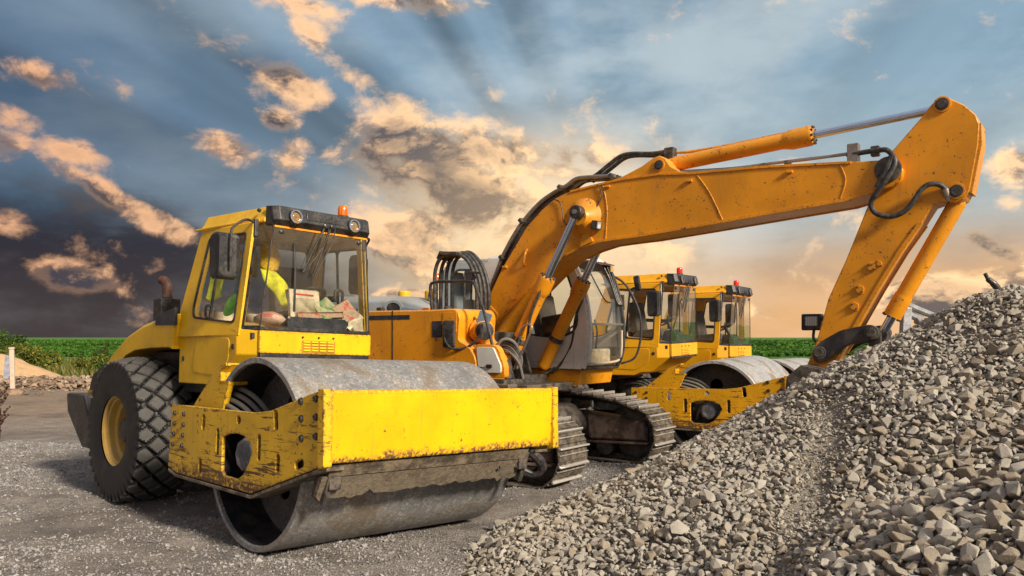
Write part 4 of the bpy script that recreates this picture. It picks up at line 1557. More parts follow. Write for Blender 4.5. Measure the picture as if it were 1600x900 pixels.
    big = rounded([(-1.085, 1.815), (-1.05, 2.64), (-1.745, 2.665), (-1.915, 1.99), (-1.89, 1.885)], 0.05)
    for s in (-1, 1):
        sfm = plate('door_frame' if s < 0 else 'window_frame', frame_out, [big], -0.03, 0.03, YEL, rt, 0.010, ysh(s))
        seal = plate('rubber_seal', rounded([(-1.08, 1.81), (-1.045, 2.645), (-1.75, 2.67), (-1.92, 1.99), (-1.895, 1.88)], 0.05), [w1, w2], s * 0.028 - 0.008, s * 0.028 + 0.008, BLK, sfm, 0.002, ysh(s))
        for nm, ww in (('front_pane', w1), ('rear_pane', w2)):
            plate(nm, [(x_, z_) for x_, z_ in ww], [], s * 0.026 - 0.003, s * 0.026 + 0.003, GLSD, sfm, 0.001, ysh(s))
        hx, hz = -1.565, 1.93
        hy = ysh(s)(hx, hz)
        part('handle', G().tube([(hx, hy + s * 0.03, hz - 0.05), (hx, hy + s * 0.07, hz - 0.04), (hx + 0.01, hy + s * 0.07, hz + 0.05), (hx + 0.01, hy + s * 0.03, hz + 0.06)], 0.012, 8, 4), BLK, sfm)
        # wrap-around corner
        B0, B1 = (-0.835, s * 0.590, 1.765), (-1.0, s * 0.675, 1.765)
        T0, T1 = (-0.795, s * 0.500, 2.70), (-0.955, s * 0.575, 2.70)
        cg = part('corner_glass', G().quad([B0, B1, T1, T0], 0.006), GLSD, rt)
        part('glass_edge', G().tube([B0, T0], 0.007, 6, 1), BLK, cg)
        part('corner_seal', G().quad([(-0.985, s * 0.671, 1.765), (-1.01, s * 0.683, 1.765), (-0.965, s * 0.583, 2.70), (-0.94, s * 0.571, 2.70)], 0.02), BLK, cg)
        part('corner_seal', G().quad([(-0.835, s * 0.592, 1.755), (-1.0, s * 0.678, 1.755), (-1.0, s * 0.676, 1.79), (-0.836, s * 0.590, 1.79)], 0.014), BLK, cg)
    ws = part('windscreen', G().quad([(-0.835, -0.588, 1.765), (-0.835, 0.588, 1.765), (-0.795, 0.498, 2.70), (-0.795, -0.498, 2.70)], 0.006), GLS, rt)
    part('windscreen_seal', G().box((-0.832, 0, 1.768), (0.025, 1.19, 0.03)), BLK, ws, 0.004)
    for yy in (-0.42, 0.42):
        part('glass_fixing', G().lathe([(0.022, 0), (0.022, 0.01), (0.012, 0.016)], (-0.795, yy, 2.645), (1, 0, 0), 12), BLK, ws)
    part('lower_mask', G().box((-0.845, 0.02, 1.83), (0.012, 0.66, 0.115)), NAVY, ws, 0.004)
    for yy in (-0.30, 0.33):
        part('mask_fixing', G().lathe([(0.014, 0), (0.014, 0.008), (0.006, 0.010)], (-0.836, yy, 1.875), (1, 0, 0), 10), STL, ws)
    rw = rounded([(-0.58, 1.90), (0.58, 1.90), (0.54, 2.66), (-0.54, 2.66)], 0.05)
    rear = plate('rear_frame', [(-0.66, 1.70), (0.66, 1.70), (0.60, 2.74), (-0.60, 2.74)], [rw], -0.02, 0.02, LINER, rt, 0.006)
    for v in rear.data.vertices:
        a, b_, c_ = v.co
        v.co = (-2.16 + 0.24 * (c_ - 1.7) + b_, a, c_)
    rp = plate('rear_pane', rw, [], -0.003, 0.003, GLS, rear, 0.001)
    for v in rp.data.vertices:
        a, b_, c_ = v.co
        v.co = (-2.16 + 0.24 * (c_ - 1.7) + b_, a, c_)
    # ---- roof
    rl = [(-0.90, 0.53), (-1.30, 0.575), (-1.95, 0.635), (-2.0, 0.60)]
    def ring_z(z_, gx, gy):
        pts = [(-0.90, -0.515 - gy), (-1.30, -0.56 - gy), (-1.93 - gx, -0.625 - gy), (-1.98 - gx, -0.58)]
        return [(x_, y_, z_) for x_, y_ in pts] + [(x_, -y_, z_) for x_, y_ in reversed(pts)]
    rf = part('roof', G().loft([ring_z(2.735, 0.02, 0.02), ring_z(2.765, 0.02, 0.02), ring_z(2.80, 0.0, 0.0), ring_z(2.885, -0.03, -0.03)]), YEL, rt, 0.008)
    part('gutter', G().tube([(-0.96, -0.56, 2.755), (-1.30, -0.60, 2.755), (-2.0, -0.665, 2.755)], 0.012, 6, 2), YEL, rf)
    part('headliner', G().loft([[(-0.93, -0.5, 2.72), (-0.93, 0.5, 2.72), (-1.9, 0.58, 2.72), (-1.9, -0.58, 2.72)], [(-0.93, -0.5, 2.732), (-0.93, 0.5, 2.732), (-1.9, 0.58, 2.732), (-1.9, -0.58, 2.732)]]), LINER, rf)
    vz = part('visor', G().loft([[(-0.90, y_, 2.70), (-0.775, y_, 2.70), (-0.72, y_, 2.745), (-0.755, y_, 2.875), (-0.90, y_, 2.885)] if abs(y_) < 0.5 else
                                 [(-0.90, y_, 2.70), (-0.80, y_, 2.70), (-0.765, y_, 2.745), (-0.79, y_, 2.87), (-0.90, y_, 2.885)] for y_ in (-0.525, -0.47, 0.47, 0.525)]), BLK, rt, 0.008)
    part('visor_panel', G().loft([[(-0.738, y_, 2.775), (-0.722, y_, 2.775), (-0.735, y_, 2.845), (-0.76, y_, 2.845)] for y_ in (-0.20, 0.20)]), BLKM, vz, 0.006)
    part('trim_strip', G().box((-0.785, 0, 2.689), (0.02, 1.0, 0.018)), MESHO, rt, 0.003)
    part('roof_light', G().lathe([(0.018, 0), (0.018, 0.02), (0.008, 0.03)], (-0.98, -0.535, 2.845), (0, -1, 0.2), 10), BLK, rf)
    for yy in (-0.325, 0.305):
        hl = part('headlight', G().lathe([(0.066, -0.05), (0.066, 0.026), (0.058, 0.034), (0.052, 0.02), (0.050, 0.006)], (-0.735, yy, 2.785), (1, 0, 0.05), 24, caps=False), BLK, rt)
        part('bezel', G().lathe([(0.060, 0.024), (0.062, 0.036), (0.053, 0.037), (0.051, 0.022)], (-0.735, yy, 2.785), (1, 0, 0.05), 24, caps=False), CHR, hl)
        part('reflector', G().lathe([(0.052, 0.014), (0.034, -0.002), (0.012, -0.012)], (-0.735, yy, 2.785), (1, 0, 0.05), 20), SUNREF, hl)
        part('bulb', G().lathe([(0.034, -0.006), (0.036, 0.002), (0.026, 0.012), (0.006, 0.016)], (-0.735, yy, 2.785), (1, 0, 0.05), 14), BULB, hl)
        part('lens', G().lathe([(0.051, 0.016), (0.036, 0.026), (0.012, 0.030)], (-0.735, yy, 2.785), (1, 0, 0.05), 20), GLSL, hl)
    bc = part('beacon', G().lathe([(0.055, 0), (0.055, 0.055), (0.05, 0.06)], (-1.02, 0.38, 2.875), (0, 0, 1), 20), BLK, rt)
    part('beacon_lens', G().lathe([(0.050, 0.06), (0.052, 0.07), (0.052, 0.13), (0.042, 0.155), (0.015, 0.162)], (-1.02, 0.38, 2.875), (0, 0, 1), 24), beacon_mat, bc)
    # ---- wipers
    for k, (ya, yb_, za, zb) in enumerate(((-0.01, -0.20, 2.745, 2.30), (0.06, -0.10, 2.745, 2.26))):
        wp = part('wiper_arm', G().tube([(-0.72, ya, za), (-0.735, ya - 0.03, za - 0.08), (-0.755, (ya + yb_) / 2 - 0.0, (za + zb) / 2), (-0.775, yb_, zb)], 0.009, 6, 5), RUB, rt)
        part('wiper_pivot', G().lathe([(0.022, 0), (0.022, 0.03), (0.012, 0.035)], (-0.735, ya, za), (1, 0, 0), 10), BLKM, wp)
        part('wiper_rod', G().tube([(-0.715, ya + 0.035, za), (-0.75, ya + 0.02, za - 0.16), (-0.772, yb_ + 0.02, zb + 0.01)], 0.006, 6, 5), RUB, wp)
        if k == 0:
            part('wiper_blade', G().tube([(-0.795, -0.29, 2.56), (-0.79, -0.275, 2.30), (-0.80, -0.27, 1.93)], 0.011, 6, 4), RUB, wp)
    # ---- mirrors
    for s, mx_, my_ in ((-1, 0.0, 0.0), (1, -0.30, -0.10)):
        arm = part('mirror_arm', G().tube([(-0.96, s * 0.60, 2.73), (-0.93 + mx_ * .3, s * 0.70, 2.735), (-0.90 + mx_ * .7, s * (0.82 + my_), 2.66), (-0.88 + mx_, s * (0.86 + my_), 2.58), (-0.88 + mx_, s * (0.86 + my_), 2.28)], 0.012, 8, 5), BLKM, rt)
        mh = part('mirror', G().loft([[(x_ + mx_, s * (0.86 + my_ + dy_), z_) for x_, z_ in rounded([(-0.92 + o_, 2.19 + o_), (-0.92 + o_, 2.60 - o_), (-1.07 - 0 , 2.60 - o_), (-1.07, 2.19 + o_)], 0.045)] for dy_, o_ in (((-0.09, 0.02), (-0.075, 0.0), (0.085, 0.0), (0.10, 0.02)) if s < 0 else ((-0.06, 0.02), (-0.05, 0.0), (0.05, 0.0), (0.06, 0.02)))]), BLK, arm, 0.0)
        part('mirror_glass', G().box((-1.073 + mx_, s * (0.865 + my_), 2.395), (0.006, 0.14 if s < 0 else 0.09, 0.36)), MIRR, mh, 0.002)
        part('pillar_bracket', G().box((-0.955, s * 0.59, 2.68), (0.05, 0.04, 0.16)), BLK, arm, 0.008)
    # ---- inside the cab
    seat = part('seat', G().prism(rounded([(-1.30, 1.86), (-1.30, 2.00), (-1.68, 1.97), (-1.78, 1.86)], 0.05), 0.02, 0.50), SEAT, rt, 0.03)
    part('seat_back', G().prism(rounded([(-1.66, 1.95), (-1.74, 2.46), (-1.84, 2.46), (-1.80, 1.93)], 0.05), 0.03, 0.49), SEAT, seat, 0.03)
    part('armrest', G().prism(rounded([(-1.38, 2.10), (-1.38, 2.16), (-1.72, 2.18), (-1.72, 2.12)], 0.02), 0.52, 0.60), BLK, seat, 0.01)
    part('seat_base', G().box((-1.55, 0.26, 1.79), (0.36, 0.36, 0.16)), BLK, seat, 0.02)
    part('console', G().prism(rounded([(-0.90, 1.73), (-0.90, 1.86), (-1.00, 1.98), (-1.14, 1.96), (-1.20, 1.73)], 0.04), -0.10, 0.30), BLK, rt, 0.02)
    stw = part('steering_column', G().cyl((-1.06, 0.10, 1.94), (-1.15, 0.10, 2.12), 0.03, 12), BLK, rt)
    tor = [(-1.15 + 0.0 + 0.155 * math.cos(a) * 0.88, 0.10 + 0.155 * math.sin(a), 2.12 + 0.155 * math.cos(a) * 0.45) for a in [i * 2 * math.pi / 20 for i in range(21)]]
    part('steering_wheel', G().tube(tor, 0.016, 8, 2), BLK, stw)
    for a in (0.4, 2.5, 4.6):
        part('spoke', G().cyl((-1.15, 0.10, 2.12), (-1.15 + 0.15 * math.cos(a) * 0.88, 0.10 + 0.15 * math.sin(a), 2.12 + 0.15 * math.cos(a) * 0.45), 0.012, 6), BLK, stw)
    part('control_lever', G().tube([(-1.35, 0.62, 1.78), (-1.33, 0.60, 2.1), (-1.30, 0.58, 2.20), (-1.30, 0.50, 2.21), (-1.30, 0.49, 2.10)], 0.016, 8, 4), BLK, rt)
    part('side_console', G().box((-1.55, 0.60, 1.85), (0.55, 0.10, 0.26)), LINER, rt, 0.02)
    part('rear_console', G().box((-1.95, 0.0, 1.84), (0.18, 1.15, 0.24)), LINER, rt, 0.02)
    part('sun_blind', G().box((-1.86, -0.22, 2.46), (0.02, 0.28, 0.26)), LINER, rt, 0.004)
    return rt


ROLLER_LOC, ROLLER_ROT = (-1.266, 7.126, -0.012), (R(-2.12), R(-0.90), R(-44.55))
roller = make_roller(ROLLER_LOC, ROLLER_ROT, 'nearest road roller, with the wide yellow drum frame and amber beacon', AMB)
RM = Matrix.Translation(ROLLER_LOC) @ Euler(ROLLER_ROT).to_matrix().to_4x4()


def second_roller(loc, rot, label):
    c = copy_tree(roller)
    c.location, c.rotation_euler = loc, rot
    c['label'] = label
    swap = {YEL: YEL2, YELP: YEL2, YELF: YELF2, DRUM: DRUM2}
    todo = list(c.children)
    while todo:
        k = todo.pop()
        todo += list(k.children)
        if k.type == 'MESH' and k.data.materials and k.data.materials[0] in swap:
            k.material_slots[0].link = 'OBJECT'
            k.material_slots[0].material = swap[k.data.materials[0]]
    for ch in c.children:
        if ch.name.split('.')[0] == 'beacon':
            for k in ch.children:
                me = k.data.copy()
                me.materials.clear(); me.materials.append(REDL)
                k.data = me
    return c


second_roller((3.60, 13.29, -0.150), (R(1.0), R(-0.9), R(-32.0)), 'middle road roller with a red beacon, right behind the excavator cab')
second_roller((5.06, 15.25, -0.214), (R(-0.5), R(-1.2), R(-34.5)), 'farthest road roller with a red beacon, beside the green field')


# ---- odds and ends kept in the nearest roller's cab (each rests or hangs there)
def in_cab(o):
    o.matrix_world = RM @ o.matrix_world
    return o


def cloth(name, pts_rows, mat, label, cat, thick=0.006):
    """draped sheet from rows of points, given thickness"""
    rows = [catmull(r_, 4) for r_ in pts_rows]
    n = len(rows[0])
    cols = [catmull([rows[k][i] for k in range(len(rows))], 4) for i in range(n)]
    m_ = len(cols[0])
    g = G()
    vs = [cols[i][k] for i in range(n) for k in range(m_)]
    fs = [(i * m_ + k, i * m_ + k + 1, (i + 1) * m_ + k + 1, (i + 1) * m_ + k) for i in range(n - 1) for k in range(m_ - 1)]
    g.add(vs, fs)
    o = part(name, g, mat, None, ang=60)
    so = o.modifiers.new('thickness', 'SOLIDIFY')
    so.thickness = thick
    tag(o, label, cat)
    return in_cab(o)


cloth('safety_vest', [[(-1.74, -0.56, 2.60), (-1.80, -0.54, 2.62), (-1.70, -0.50, 2.58)], [(-1.80, -0.58, 2.40), (-1.86, -0.53, 2.40), (-1.66, -0.50, 2.42)],
                      [(-1.88, -0.59, 2.15), (-1.86, -0.55, 2.17), (-1.72, -0.52, 2.20)], [(-1.90, -0.60, 2.08), (-1.84, -0.57, 2.05), (-1.64, -0.55, 2.10)]], VIS, 'bright yellow safety vest hanging inside the side window of the nearest cab', 'safety vest')
cloth('safety_vest', [[(-1.30, -0.36, 2.58), (-1.26, -0.27, 2.60), (-1.30, -0.18, 2.58)], [(-1.27, -0.37, 2.46), (-1.22, -0.27, 2.45), (-1.27, -0.16, 2.45)],
                      [(-1.28, -0.36, 2.36), (-1.24, -0.27, 2.33), (-1.28, -0.18, 2.35)]], VISO, 'orange-yellow reflective bib hanging above the dashboard behind the windscreen', 'reflective bib')
cloth('safety_vest', [[(-1.26, -0.37, 2.35), (-1.24, -0.30, 2.34), (-1.24, -0.22, 2.33)], [(-1.24, -0.33, 2.22), (-1.20, -0.24, 2.24), (-1.20, -0.14, 2.24)],
                      [(-1.22, -0.24, 2.12), (-1.18, -0.17, 2.14), (-1.18, -0.11, 2.16)], [(-1.20, -0.15, 1.97), (-1.17, -0.12, 1.98), (-1.16, -0.09, 2.0)]], VIS, 'lemon yellow vest draped down to the dashboard behind the windscreen', 'safety vest')
cloth('work_jacket', [[(-1.30, -0.56, 2.42), (-1.22, -0.54, 2.44), (-1.15, -0.50, 2.40)], [(-1.34, -0.57, 2.2), (-1.22, -0.58, 2.2), (-1.13, -0.55, 2.2)],
                      [(-1.44, -0.58, 1.95), (-1.26, -0.59, 1.93), (-1.13, -0.58, 1.92)]], plain('grey_green_cloth', (0.24, 0.30, 0.18), 0.9), 'dull green jacket hanging behind the door glass of the nearest cab', 'jacket')
hat = part('cap', G().lathe([(0.17, 0), (0.172, 0.012), (0.115, 0.02), (0.105, 0.06), (0.07, 0.09), (0.02, 0.10)], (-1.30, -0.60, 2.005), (0.1, -0.92, 0.35), 24), LIME)
for v in hat.data.vertices:
    d_ = Vector(v.co) - Vector((-1.30, -0.60, 2.005))
    ax = Vector((0.86, 0.0, 0.5))
    perp = d_ - ax * d_.dot(ax)
    v.co = Vector((-1.30, -0.60, 2.005)) + ax * d_.dot(ax) * 1.05 + perp * 0.62
tag(hat, 'lime green brimmed cap leaning against the lower door glass', 'cap')
in_cab(hat)
_box = [('framed_notice', (-0.93, -0.09, 2.00), (0.02, 0.34, 0.30), (0, R(-12), R(4)), PAPER, 'pale framed sheet with red print leaning on the dashboard', 'notice'),
        ('magazine', (-0.94, 0.16, 1.98), (0.02, 0.26, 0.20), (R(30), R(-30), R(8)), PAPG, 'green magazine leaning beside the framed sheet on the dashboard', 'magazine'),
        ('magazine', (-0.93, 0.34, 1.95), (0.02, 0.30, 0.20), (R(32), R(-25), R(-6)), PAPR, 'red and cream magazine sliding down the dashboard to the right', 'magazine'),
        ('magazine', (-0.92, 0.42, 1.90), (0.02, 0.28, 0.17), (R(38), R(-40), R(-3)), PAPER, 'cream magazine under the red one at the right of the dashboard', 'magazine'),
        ('paper_stack', (-0.93, 0.06, 1.91), (0.12, 0.50, 0.05), (R(4), R(-6), 0), PAPR, 'messy stack of printed papers along the middle of the dashboard', 'papers'),
        ('carton', (-0.91, 0.47, 1.83), (0.09, 0.14, 0.11), (R(20), R(10), R(15)), PAPER, 'crushed cream carton in the right corner behind the windscreen', 'carton'),
        ('carton', (-0.92, 0.36, 1.82), (0.08, 0.12, 0.09), (R(-12), R(14), R(-20)), PAPER, 'smaller crumpled carton left of the one in the windscreen corner', 'carton')]
r5 = np.random.default_rng(5)
for nm, c_, s_, rr_, mt, lb, ct in _box:
    g = G().box((0, 0, 0), s_)
    o = part(nm, g, mt, None, 0.004)
    for v in o.data.vertices:
        v.co += Vector(r5.normal(size=3) * 0.006)
    o.matrix_world = Matrix.Translation(c_) @ Euler(rr_).to_matrix().to_4x4()
    tag(o, lb, ct)
    in_cab(o)
    if nm == 'framed_notice':
        part('red_print', G().box((0.014, 0.0, 0.105), (0.006, 0.22, 0.016)), plain('red_ink', (0.5, 0.03, 0.03), 0.7, bump=0), o)
        part('picture', G().box((0.014, 0.0, -0.02), (0.006, 0.24, 0.18)), plain('faded_print', (0.36, 0.32, 0.22), 0.7, scale=9, var=.5, bump=0), o)
_bag = G()
V_, F_ = hull_stone(40, 0.55, 777)
_bag.add([tuple(Vector(v) * 0.16) for v in V_], [tuple(f) for f in F_])
bag = part('cloth_bundle', _bag, PAPR, None, ang=70)
bag.matrix_world = Matrix.Translation((-0.98, -0.42, 1.86))
tag(bag, 'crumpled patterned bundle in the left corner behind the windscreen', 'bundle')
in_cab(bag)


# ------------------------------------------------------------------ tracked excavator
def pin(parent, x, z, r, y0, y1, mat=None):
    p = part('pin', G().lathe([(r, y0), (r, y1)], (x, 0, z), (0, 1, 0), 24), mat or BLKM, parent, 0.006, ang=30)
    for s, ye in ((-1, y0), (1, y1)):
        part('pin_face', G().lathe([(r * 0.68, 0.0), (r * 0.68, 0.006)], (x, ye, z), (0, s, 0), 20), DKM, p, 0.002, ang=30)
        part('pin_ring', G().lathe([(r * 1.05, -0.04), (r * 1.28, -0.04), (r * 1.28, -0.008), (r * 1.05, -0.008)], (x, ye, z), (0, s, 0), 24), ORA, p, 0.003, ang=30)
    return p


def ram(rt, name, a, b, split, r, rr, cap=1.28, mat=None):
    """hydraulic cylinder from a (barrel end) to b (rod end); split = share that is barrel"""
    a, b = Vector(a), Vector(b)
    m = a.lerp(b, split)
    d = (b - a).normalized()
    L = (m - a).length
    br = part(name, G().lathe([(r * 0.8, -0.02), (r, 0.02), (r, L * 0.80), (r * 1.08, L * 0.82), (r * cap, L * 0.86), (r * cap, L - 0.03), (r * 1.15, L)], a, d, 24), mat or ORA, rt, 0.003)
    part('rod', G().lathe([(rr, -0.05), (rr, (b - m).length)], m, d, 18), CHR, br)
    for k in range(10):
        ang_ = k * 2 * math.pi / 10
        u = d.orthogonal().normalized()
        v = d.cross(u)
        p = m + (u * math.cos(ang_) + v * math.sin(ang_)) * r * 1.05 - d * 0.004
        part('cap_bolt', G().lathe([(0.014, 0), (0.014, 0.02), (0.006, 0.022)], p, d, 6), DKM, br)
    return br


GUARD = plain('rusty_guard', (0.15, 0.095, 0.075), 0.75, scale=6, var=.5, dirt=(.26, .21, .17), dirt_amt=.7, bump=.7, bdist=.02)


def make_excavator():
    rt = root('excavator', (-0.253, 11.27, -0.02), (0, 0, R(-36)), 'orange tracked excavator with its boom reaching right over the gravel heap', 'excavator')
    # ---- undercarriage
    part('carbody', G().prism(rounded([(-1.0, 0.42), (-0.85, 0.80), (0.85, 0.80), (1.05, 0.60), (1.05, 0.42)], 0.08), -0.72, 0.72), DKM, rt, 0.02)
    part('swing_ring', G().lathe([(0.66, 0.78), (0.66, 0.92), (0.60, 0.93), (0.60, 1.08)], (0, 0, 0), (0, 0, 1), 40), DKM, rt, 0.006)
    gg = G()
    # track path, front idler at +x
    pth = []
    for i in range(13):
        a = R(-90 + 180 * i / 12)
        pth.append((1.63 + 0.345 * math.cos(a), 0.395 + 0.36 * math.sin(a)))
    pth += [(1.45, 0.815), (1.0, 0.885), (0.5, 0.905), (0.0, 0.88), (-0.5, 0.905), (-1.0, 0.88), (-1.4, 0.86)]
    for i in range(13):
        a = R(90 + 180 * i / 12)
        pth.append((-1.62 + 0.36 * math.cos(a), 0.43 + 0.385 * math.sin(a)))
    pth += [(-1.0, 0.045), (0, 0.04), (1.0, 0.04)]
    P = [Vector((x_, 0, z_)) for x_, z_ in pth]
    seg = [(P[(i + 1) % len(P)] - P[i]).length for i in range(len(P))]
    tot = sum(seg)
    N = 50
    # one grouser shoe
    g = G()
    hw = 0.30
    sec = [(-0.088, 0.0), (-0.088, 0.016), (-0.062, 0.018), (-0.054, 0.062), (-0.036, 0.062), (-0.028, 0.018), (0.012, 0.016), (0.018, 0.034), (0.030, 0.034), (0.036, 0.016), (0.092, 0.016), (0.092, 0.0)]
    g.loft([[(x_, -hw, z_) for x_, z_ in sec], [(x_, hw, z_) for x_, z_ in sec]])
    shoe_me = mesh_from('shoe', g, bev=0.003, seg=1)
    shoe_me.materials.append(SHOE)
    g = G()
    for s in (-1, 1):
        g2 = rounded([(-0.10, -0.075), (0.10, -0.075), (0.10, -0.004), (-0.10, -0.004)], 0.03)
    g.prism(g2, -0.10, 0.10)
    link_me = mesh_from('chain_link', g, bev=0.004, seg=1)
    link_me.materials.append(DKM)
    for s in (-1, 1):
        yc = s * 1.15
        tr = part('track_frame', G().prism(rounded([(-1.55, 0.28), (-1.45, 0.58), (0.70, 0.66), (0.95, 0.64), (1.78, 0.56), (1.83, 0.50), (1.84, 0.26), (1.0, 0.24)], 0.04), yc - 0.17, yc + 0.17), DKM, rt, 0.015)
        for q in (-1, 1):
            part('frame_guard', G().loft([[(0.92, yc + q * 0.17, 0.64), (1.80, yc + q * 0.17, 0.575), (1.84, yc + q * 0.17, 0.30), (0.95, yc + q * 0.17, 0.26)], [(0.94, yc + q * 0.235, 0.58), (1.78, yc + q * 0.235, 0.535), (1.82, yc + q * 0.235, 0.34), (0.97, yc + q * 0.235, 0.31)]]), GUARD, tr, 0.012)
            part('guard_ledge', G().box((1.38, yc + q * 0.20, 0.275), (0.95, 0.10, 0.03), (0, R(-2), 0)), GUARD, tr, 0.006)
        part('idler', G().lathe([(0.10, -0.13), (0.29, -0.12), (0.335, -0.10), (0.335, -0.05), (0.30, -0.04), (0.30, 0.04), (0.335, 0.05), (0.335, 0.10), (0.29, 0.12), (0.10, 0.13)], (1.63, yc, 0.395), (0, 1, 0), 32), DKM, tr, 0.004)
        part('sprocket', G().lathe([(0.12, -0.20), (0.26, -0.18), (0.34, -0.04), (0.34, 0.04), (0.26, 0.18), (0.12, 0.20)], (-1.62, yc, 0.43), (0, 1, 0), 28), DKM, tr, 0.004)
        for k in range(7):
            part('track_roller', G().lathe([(0.06, -0.20), (0.13, -0.19), (0.13, -0.08), (0.09, -0.07), (0.09, 0.07), (0.13, 0.08), (0.13, 0.19), (0.06, 0.20)], (-1.15 + 0.39 * k, yc, 0.215), (0, 1, 0), 18), DKM, tr)
        for xx in (-0.6, 0.7):
            part('carrier_roller', G().lathe([(0.06, -0.16), (0.09, -0.15), (0.09, 0.15), (0.06, 0.16)], (xx, yc, 0.77), (0, 1, 0), 16), DKM, tr)
        d0 = 0.0
        i, acc = 0, 0.0
        for k in range(N):
            d = tot * (k + 0.35) / N
            while acc + seg[i] < d:
                acc += seg[i]
                i += 1
            t = (d - acc) / seg[i]
            a_, b_ = P[i], P[(i + 1) % len(P)]
            p = a_.lerp(b_, t)
            tn = (b_ - a_).normalized()
            ang_ = math.atan2(tn.z, tn.x)
            for nm, me in (('track_shoe', shoe_me), ('chain_link', link_me)):
                o = bpy.data.objects.new(nm, me)
                o.location = (p.x, yc, p.z)
                # outward side of the loop is -normal of the travel direction
                o.rotation_euler = (0, -ang_ + math.pi, 0)
                put(o, tr)
            acc_keep = acc
    # ---- slewing deck
    part('deck', G().prismz([(-1.35, -1.25), (1.10, -1.24), (1.10, -1.02), (0.62, -0.95), (0.55, 0.50), (-1.35, 0.50)], 1.08, 1.20), DKM, rt, 0.015)
    part('deck_front', G().prismz([(0.50, -0.60), (0.95, -0.56), (0.95, 0.50), (0.50, 0.52)], 1.00, 1.10), DKM, rt, 0.01)
    # house: hood and right-hand bodywork
    hs = rounded([(-2.60, 1.16), (-2.70, 1.30), (-2.68, 1.95), (-2.55, 2.06), (-0.05, 2.04), (0.40, 2.05), (0.46, 1.96), (0.43, 1.66), (0.58, 1.60), (0.70, 1.46), (0.72, 1.22), (0.70, 1.16)], 0.06)
    hb = part('right_bodywork', G().loft([[(x_, y_, z_) for x_, z_ in ([(a_, b_) for a_, b_ in hs] if i_ else [(a_ * 0.99, 1.6 + (b_ - 1.6) * 0.97) for a_, b_ in hs])] for i_, y_ in enumerate((-1.275, -1.25, -0.55))]), ORA, rt, 0.008)
    eh = rounded([(-2.60, 1.16), (-2.70, 1.30), (-2.66, 1.92), (-2.50, 2.035), (-0.75, 2.03), (-0.60, 1.97), (-0.60, 1.16)], 0.06)
    part('engine_hood', G().prism(eh, -0.548, 1.25), ORA, rt, 0.012)
    part('counterweight', G().loft([[(-2.62, y_, 1.05), (-2.62, y_, 2.00), (xo, y_, 1.98), (xo - 0.06, y_, 1.6), (xo, y_, 1.08)] for y_, xo in ((-1.24, -2.78), (-0.9, -3.02), (0, -3.12), (0.9, -3.02), (1.24, -2.78))]), ORA, rt, 0.03)
    part('panel_gap', G().box((-0.66, -1.274, 1.62), (0.014, 0.012, 0.84)), BLK, hb)
    part('panel_gap', G().box((-1.75, -1.274, 1.62), (0.014, 0.012, 0.84)), BLK, hb)
    part('stripe', G().box((-1.60, -1.2755, 1.955), (2.48, 0.006, 0.055)), NAVY, hb)
    part('hood_catch', G().box((-1.1, -1.05, 2.075), (0.10, 0.07, 0.05)), BLK, hb, 0.01)
    part('hood_catch', G().box((-0.28, -1.05, 2.062), (0.12, 0.05, 0.03)), ORA, hb, 0.006)
    part('fuel_cap', G().lathe([(0.05, 0), (0.05, 0.05), (0.03, 0.06)], (-0.05, -0.9, 2.04), (0, 0, 1), 14), BLK, hb)
    part('service_hatch', G().box((0.10, -1.278, 1.80), (0.16, 0.010, 0.20)), NAVY, hb, 0.004)
    part('side_hatch', G().box((0.30, -1.2765, 1.88), (0.22, 0.010, 0.24)), ORA, hb, 0.004)
    for k in range(4):
        part('vent_slat', G().box((0.715, -1.10 + 0.0, 1.30 + 0.028 * k), (0.02, 0.20, 0.014)), DKM, hb)
    # step box with grey cover in front of it
    sb = rounded([(0.70, 1.22), (0.66, 1.58), (0.70, 1.62), (0.95, 1.61), (1.01, 1.57), (1.10, 1.36), (1.10, 1.22)], 0.04)
    so = part('step_box', G().prism(sb, -1.24, -1.14), ORA, rt, 0.008)
    gp = rounded([(0.735, 1.28), (0.70, 1.585), (0.955, 1.58), (1.065, 1.37), (1.065, 1.28)], 0.03)
    part('grey_cover', G().prism(gp, -1.262, -1.23), GRYP, so, 0.006)
    part('cover_latch', G().box((0.90, -1.27, 1.36), (0.08, 0.02, 0.04)), BLK, so, 0.006)
    stp = part('step', G().box((1.05, -1.30, 1.135), (0.44, 0.18, 0.05)), STL, rt, 0.01)
    for k in range(4):
        part('step_hole', G().lathe([(0.028, 0), (0.028, 0.004)], (0.90 + 0.10 * k, -1.30, 1.16), (0, 0, 1), 10), BLK, stp)
    # pump compartment behind the boom foot
    part('valve_block', G().box((0.15, -0.18, 1.52), (0.45, 0.55, 0.50)), DKM, rt, 0.02)
    mo = part('swing_motor', G().lathe([(0.16, 0), (0.16, 0.10), (0.12, 0.12), (0.12, 0.24), (0.07, 0.27)], (0.50, -0.92, 1.78), (0.75, -0.66, 0), 20), ORA, rt, 0.008)
    part('motor_face', G().lathe([(0.11, 0.10), (0.11, 0.285), (0.05, 0.295)], (0.50, -0.92, 1.78), (0.75, -0.66, 0), 18), BLK, mo)
    part('motor_bracket', G().box((0.62, -1.0, 1.93), (0.16, 0.05, 0.16), (0, R(20), R(20))), BLUP, rt, 0.01)
    # handrails
    part('handrail', G().tube([(-0.03, -1.20, 1.74), (-0.06, -1.20, 2.10), (-0.08, -1.20, 2.32), (-0.02, -1.20, 2.385), (0.25, -1.20, 2.385), (0.57, -1.20, 2.37), (0.65, -1.20, 2.29), (0.78, -1.20, 1.98), (0.92, -1.21, 1.55), (0.94, -1.22, 1.42), (0.86, -1.24, 1.345), (0.72, -1.25, 1.34)], 0.019, 10, 5), BLKM, rt)
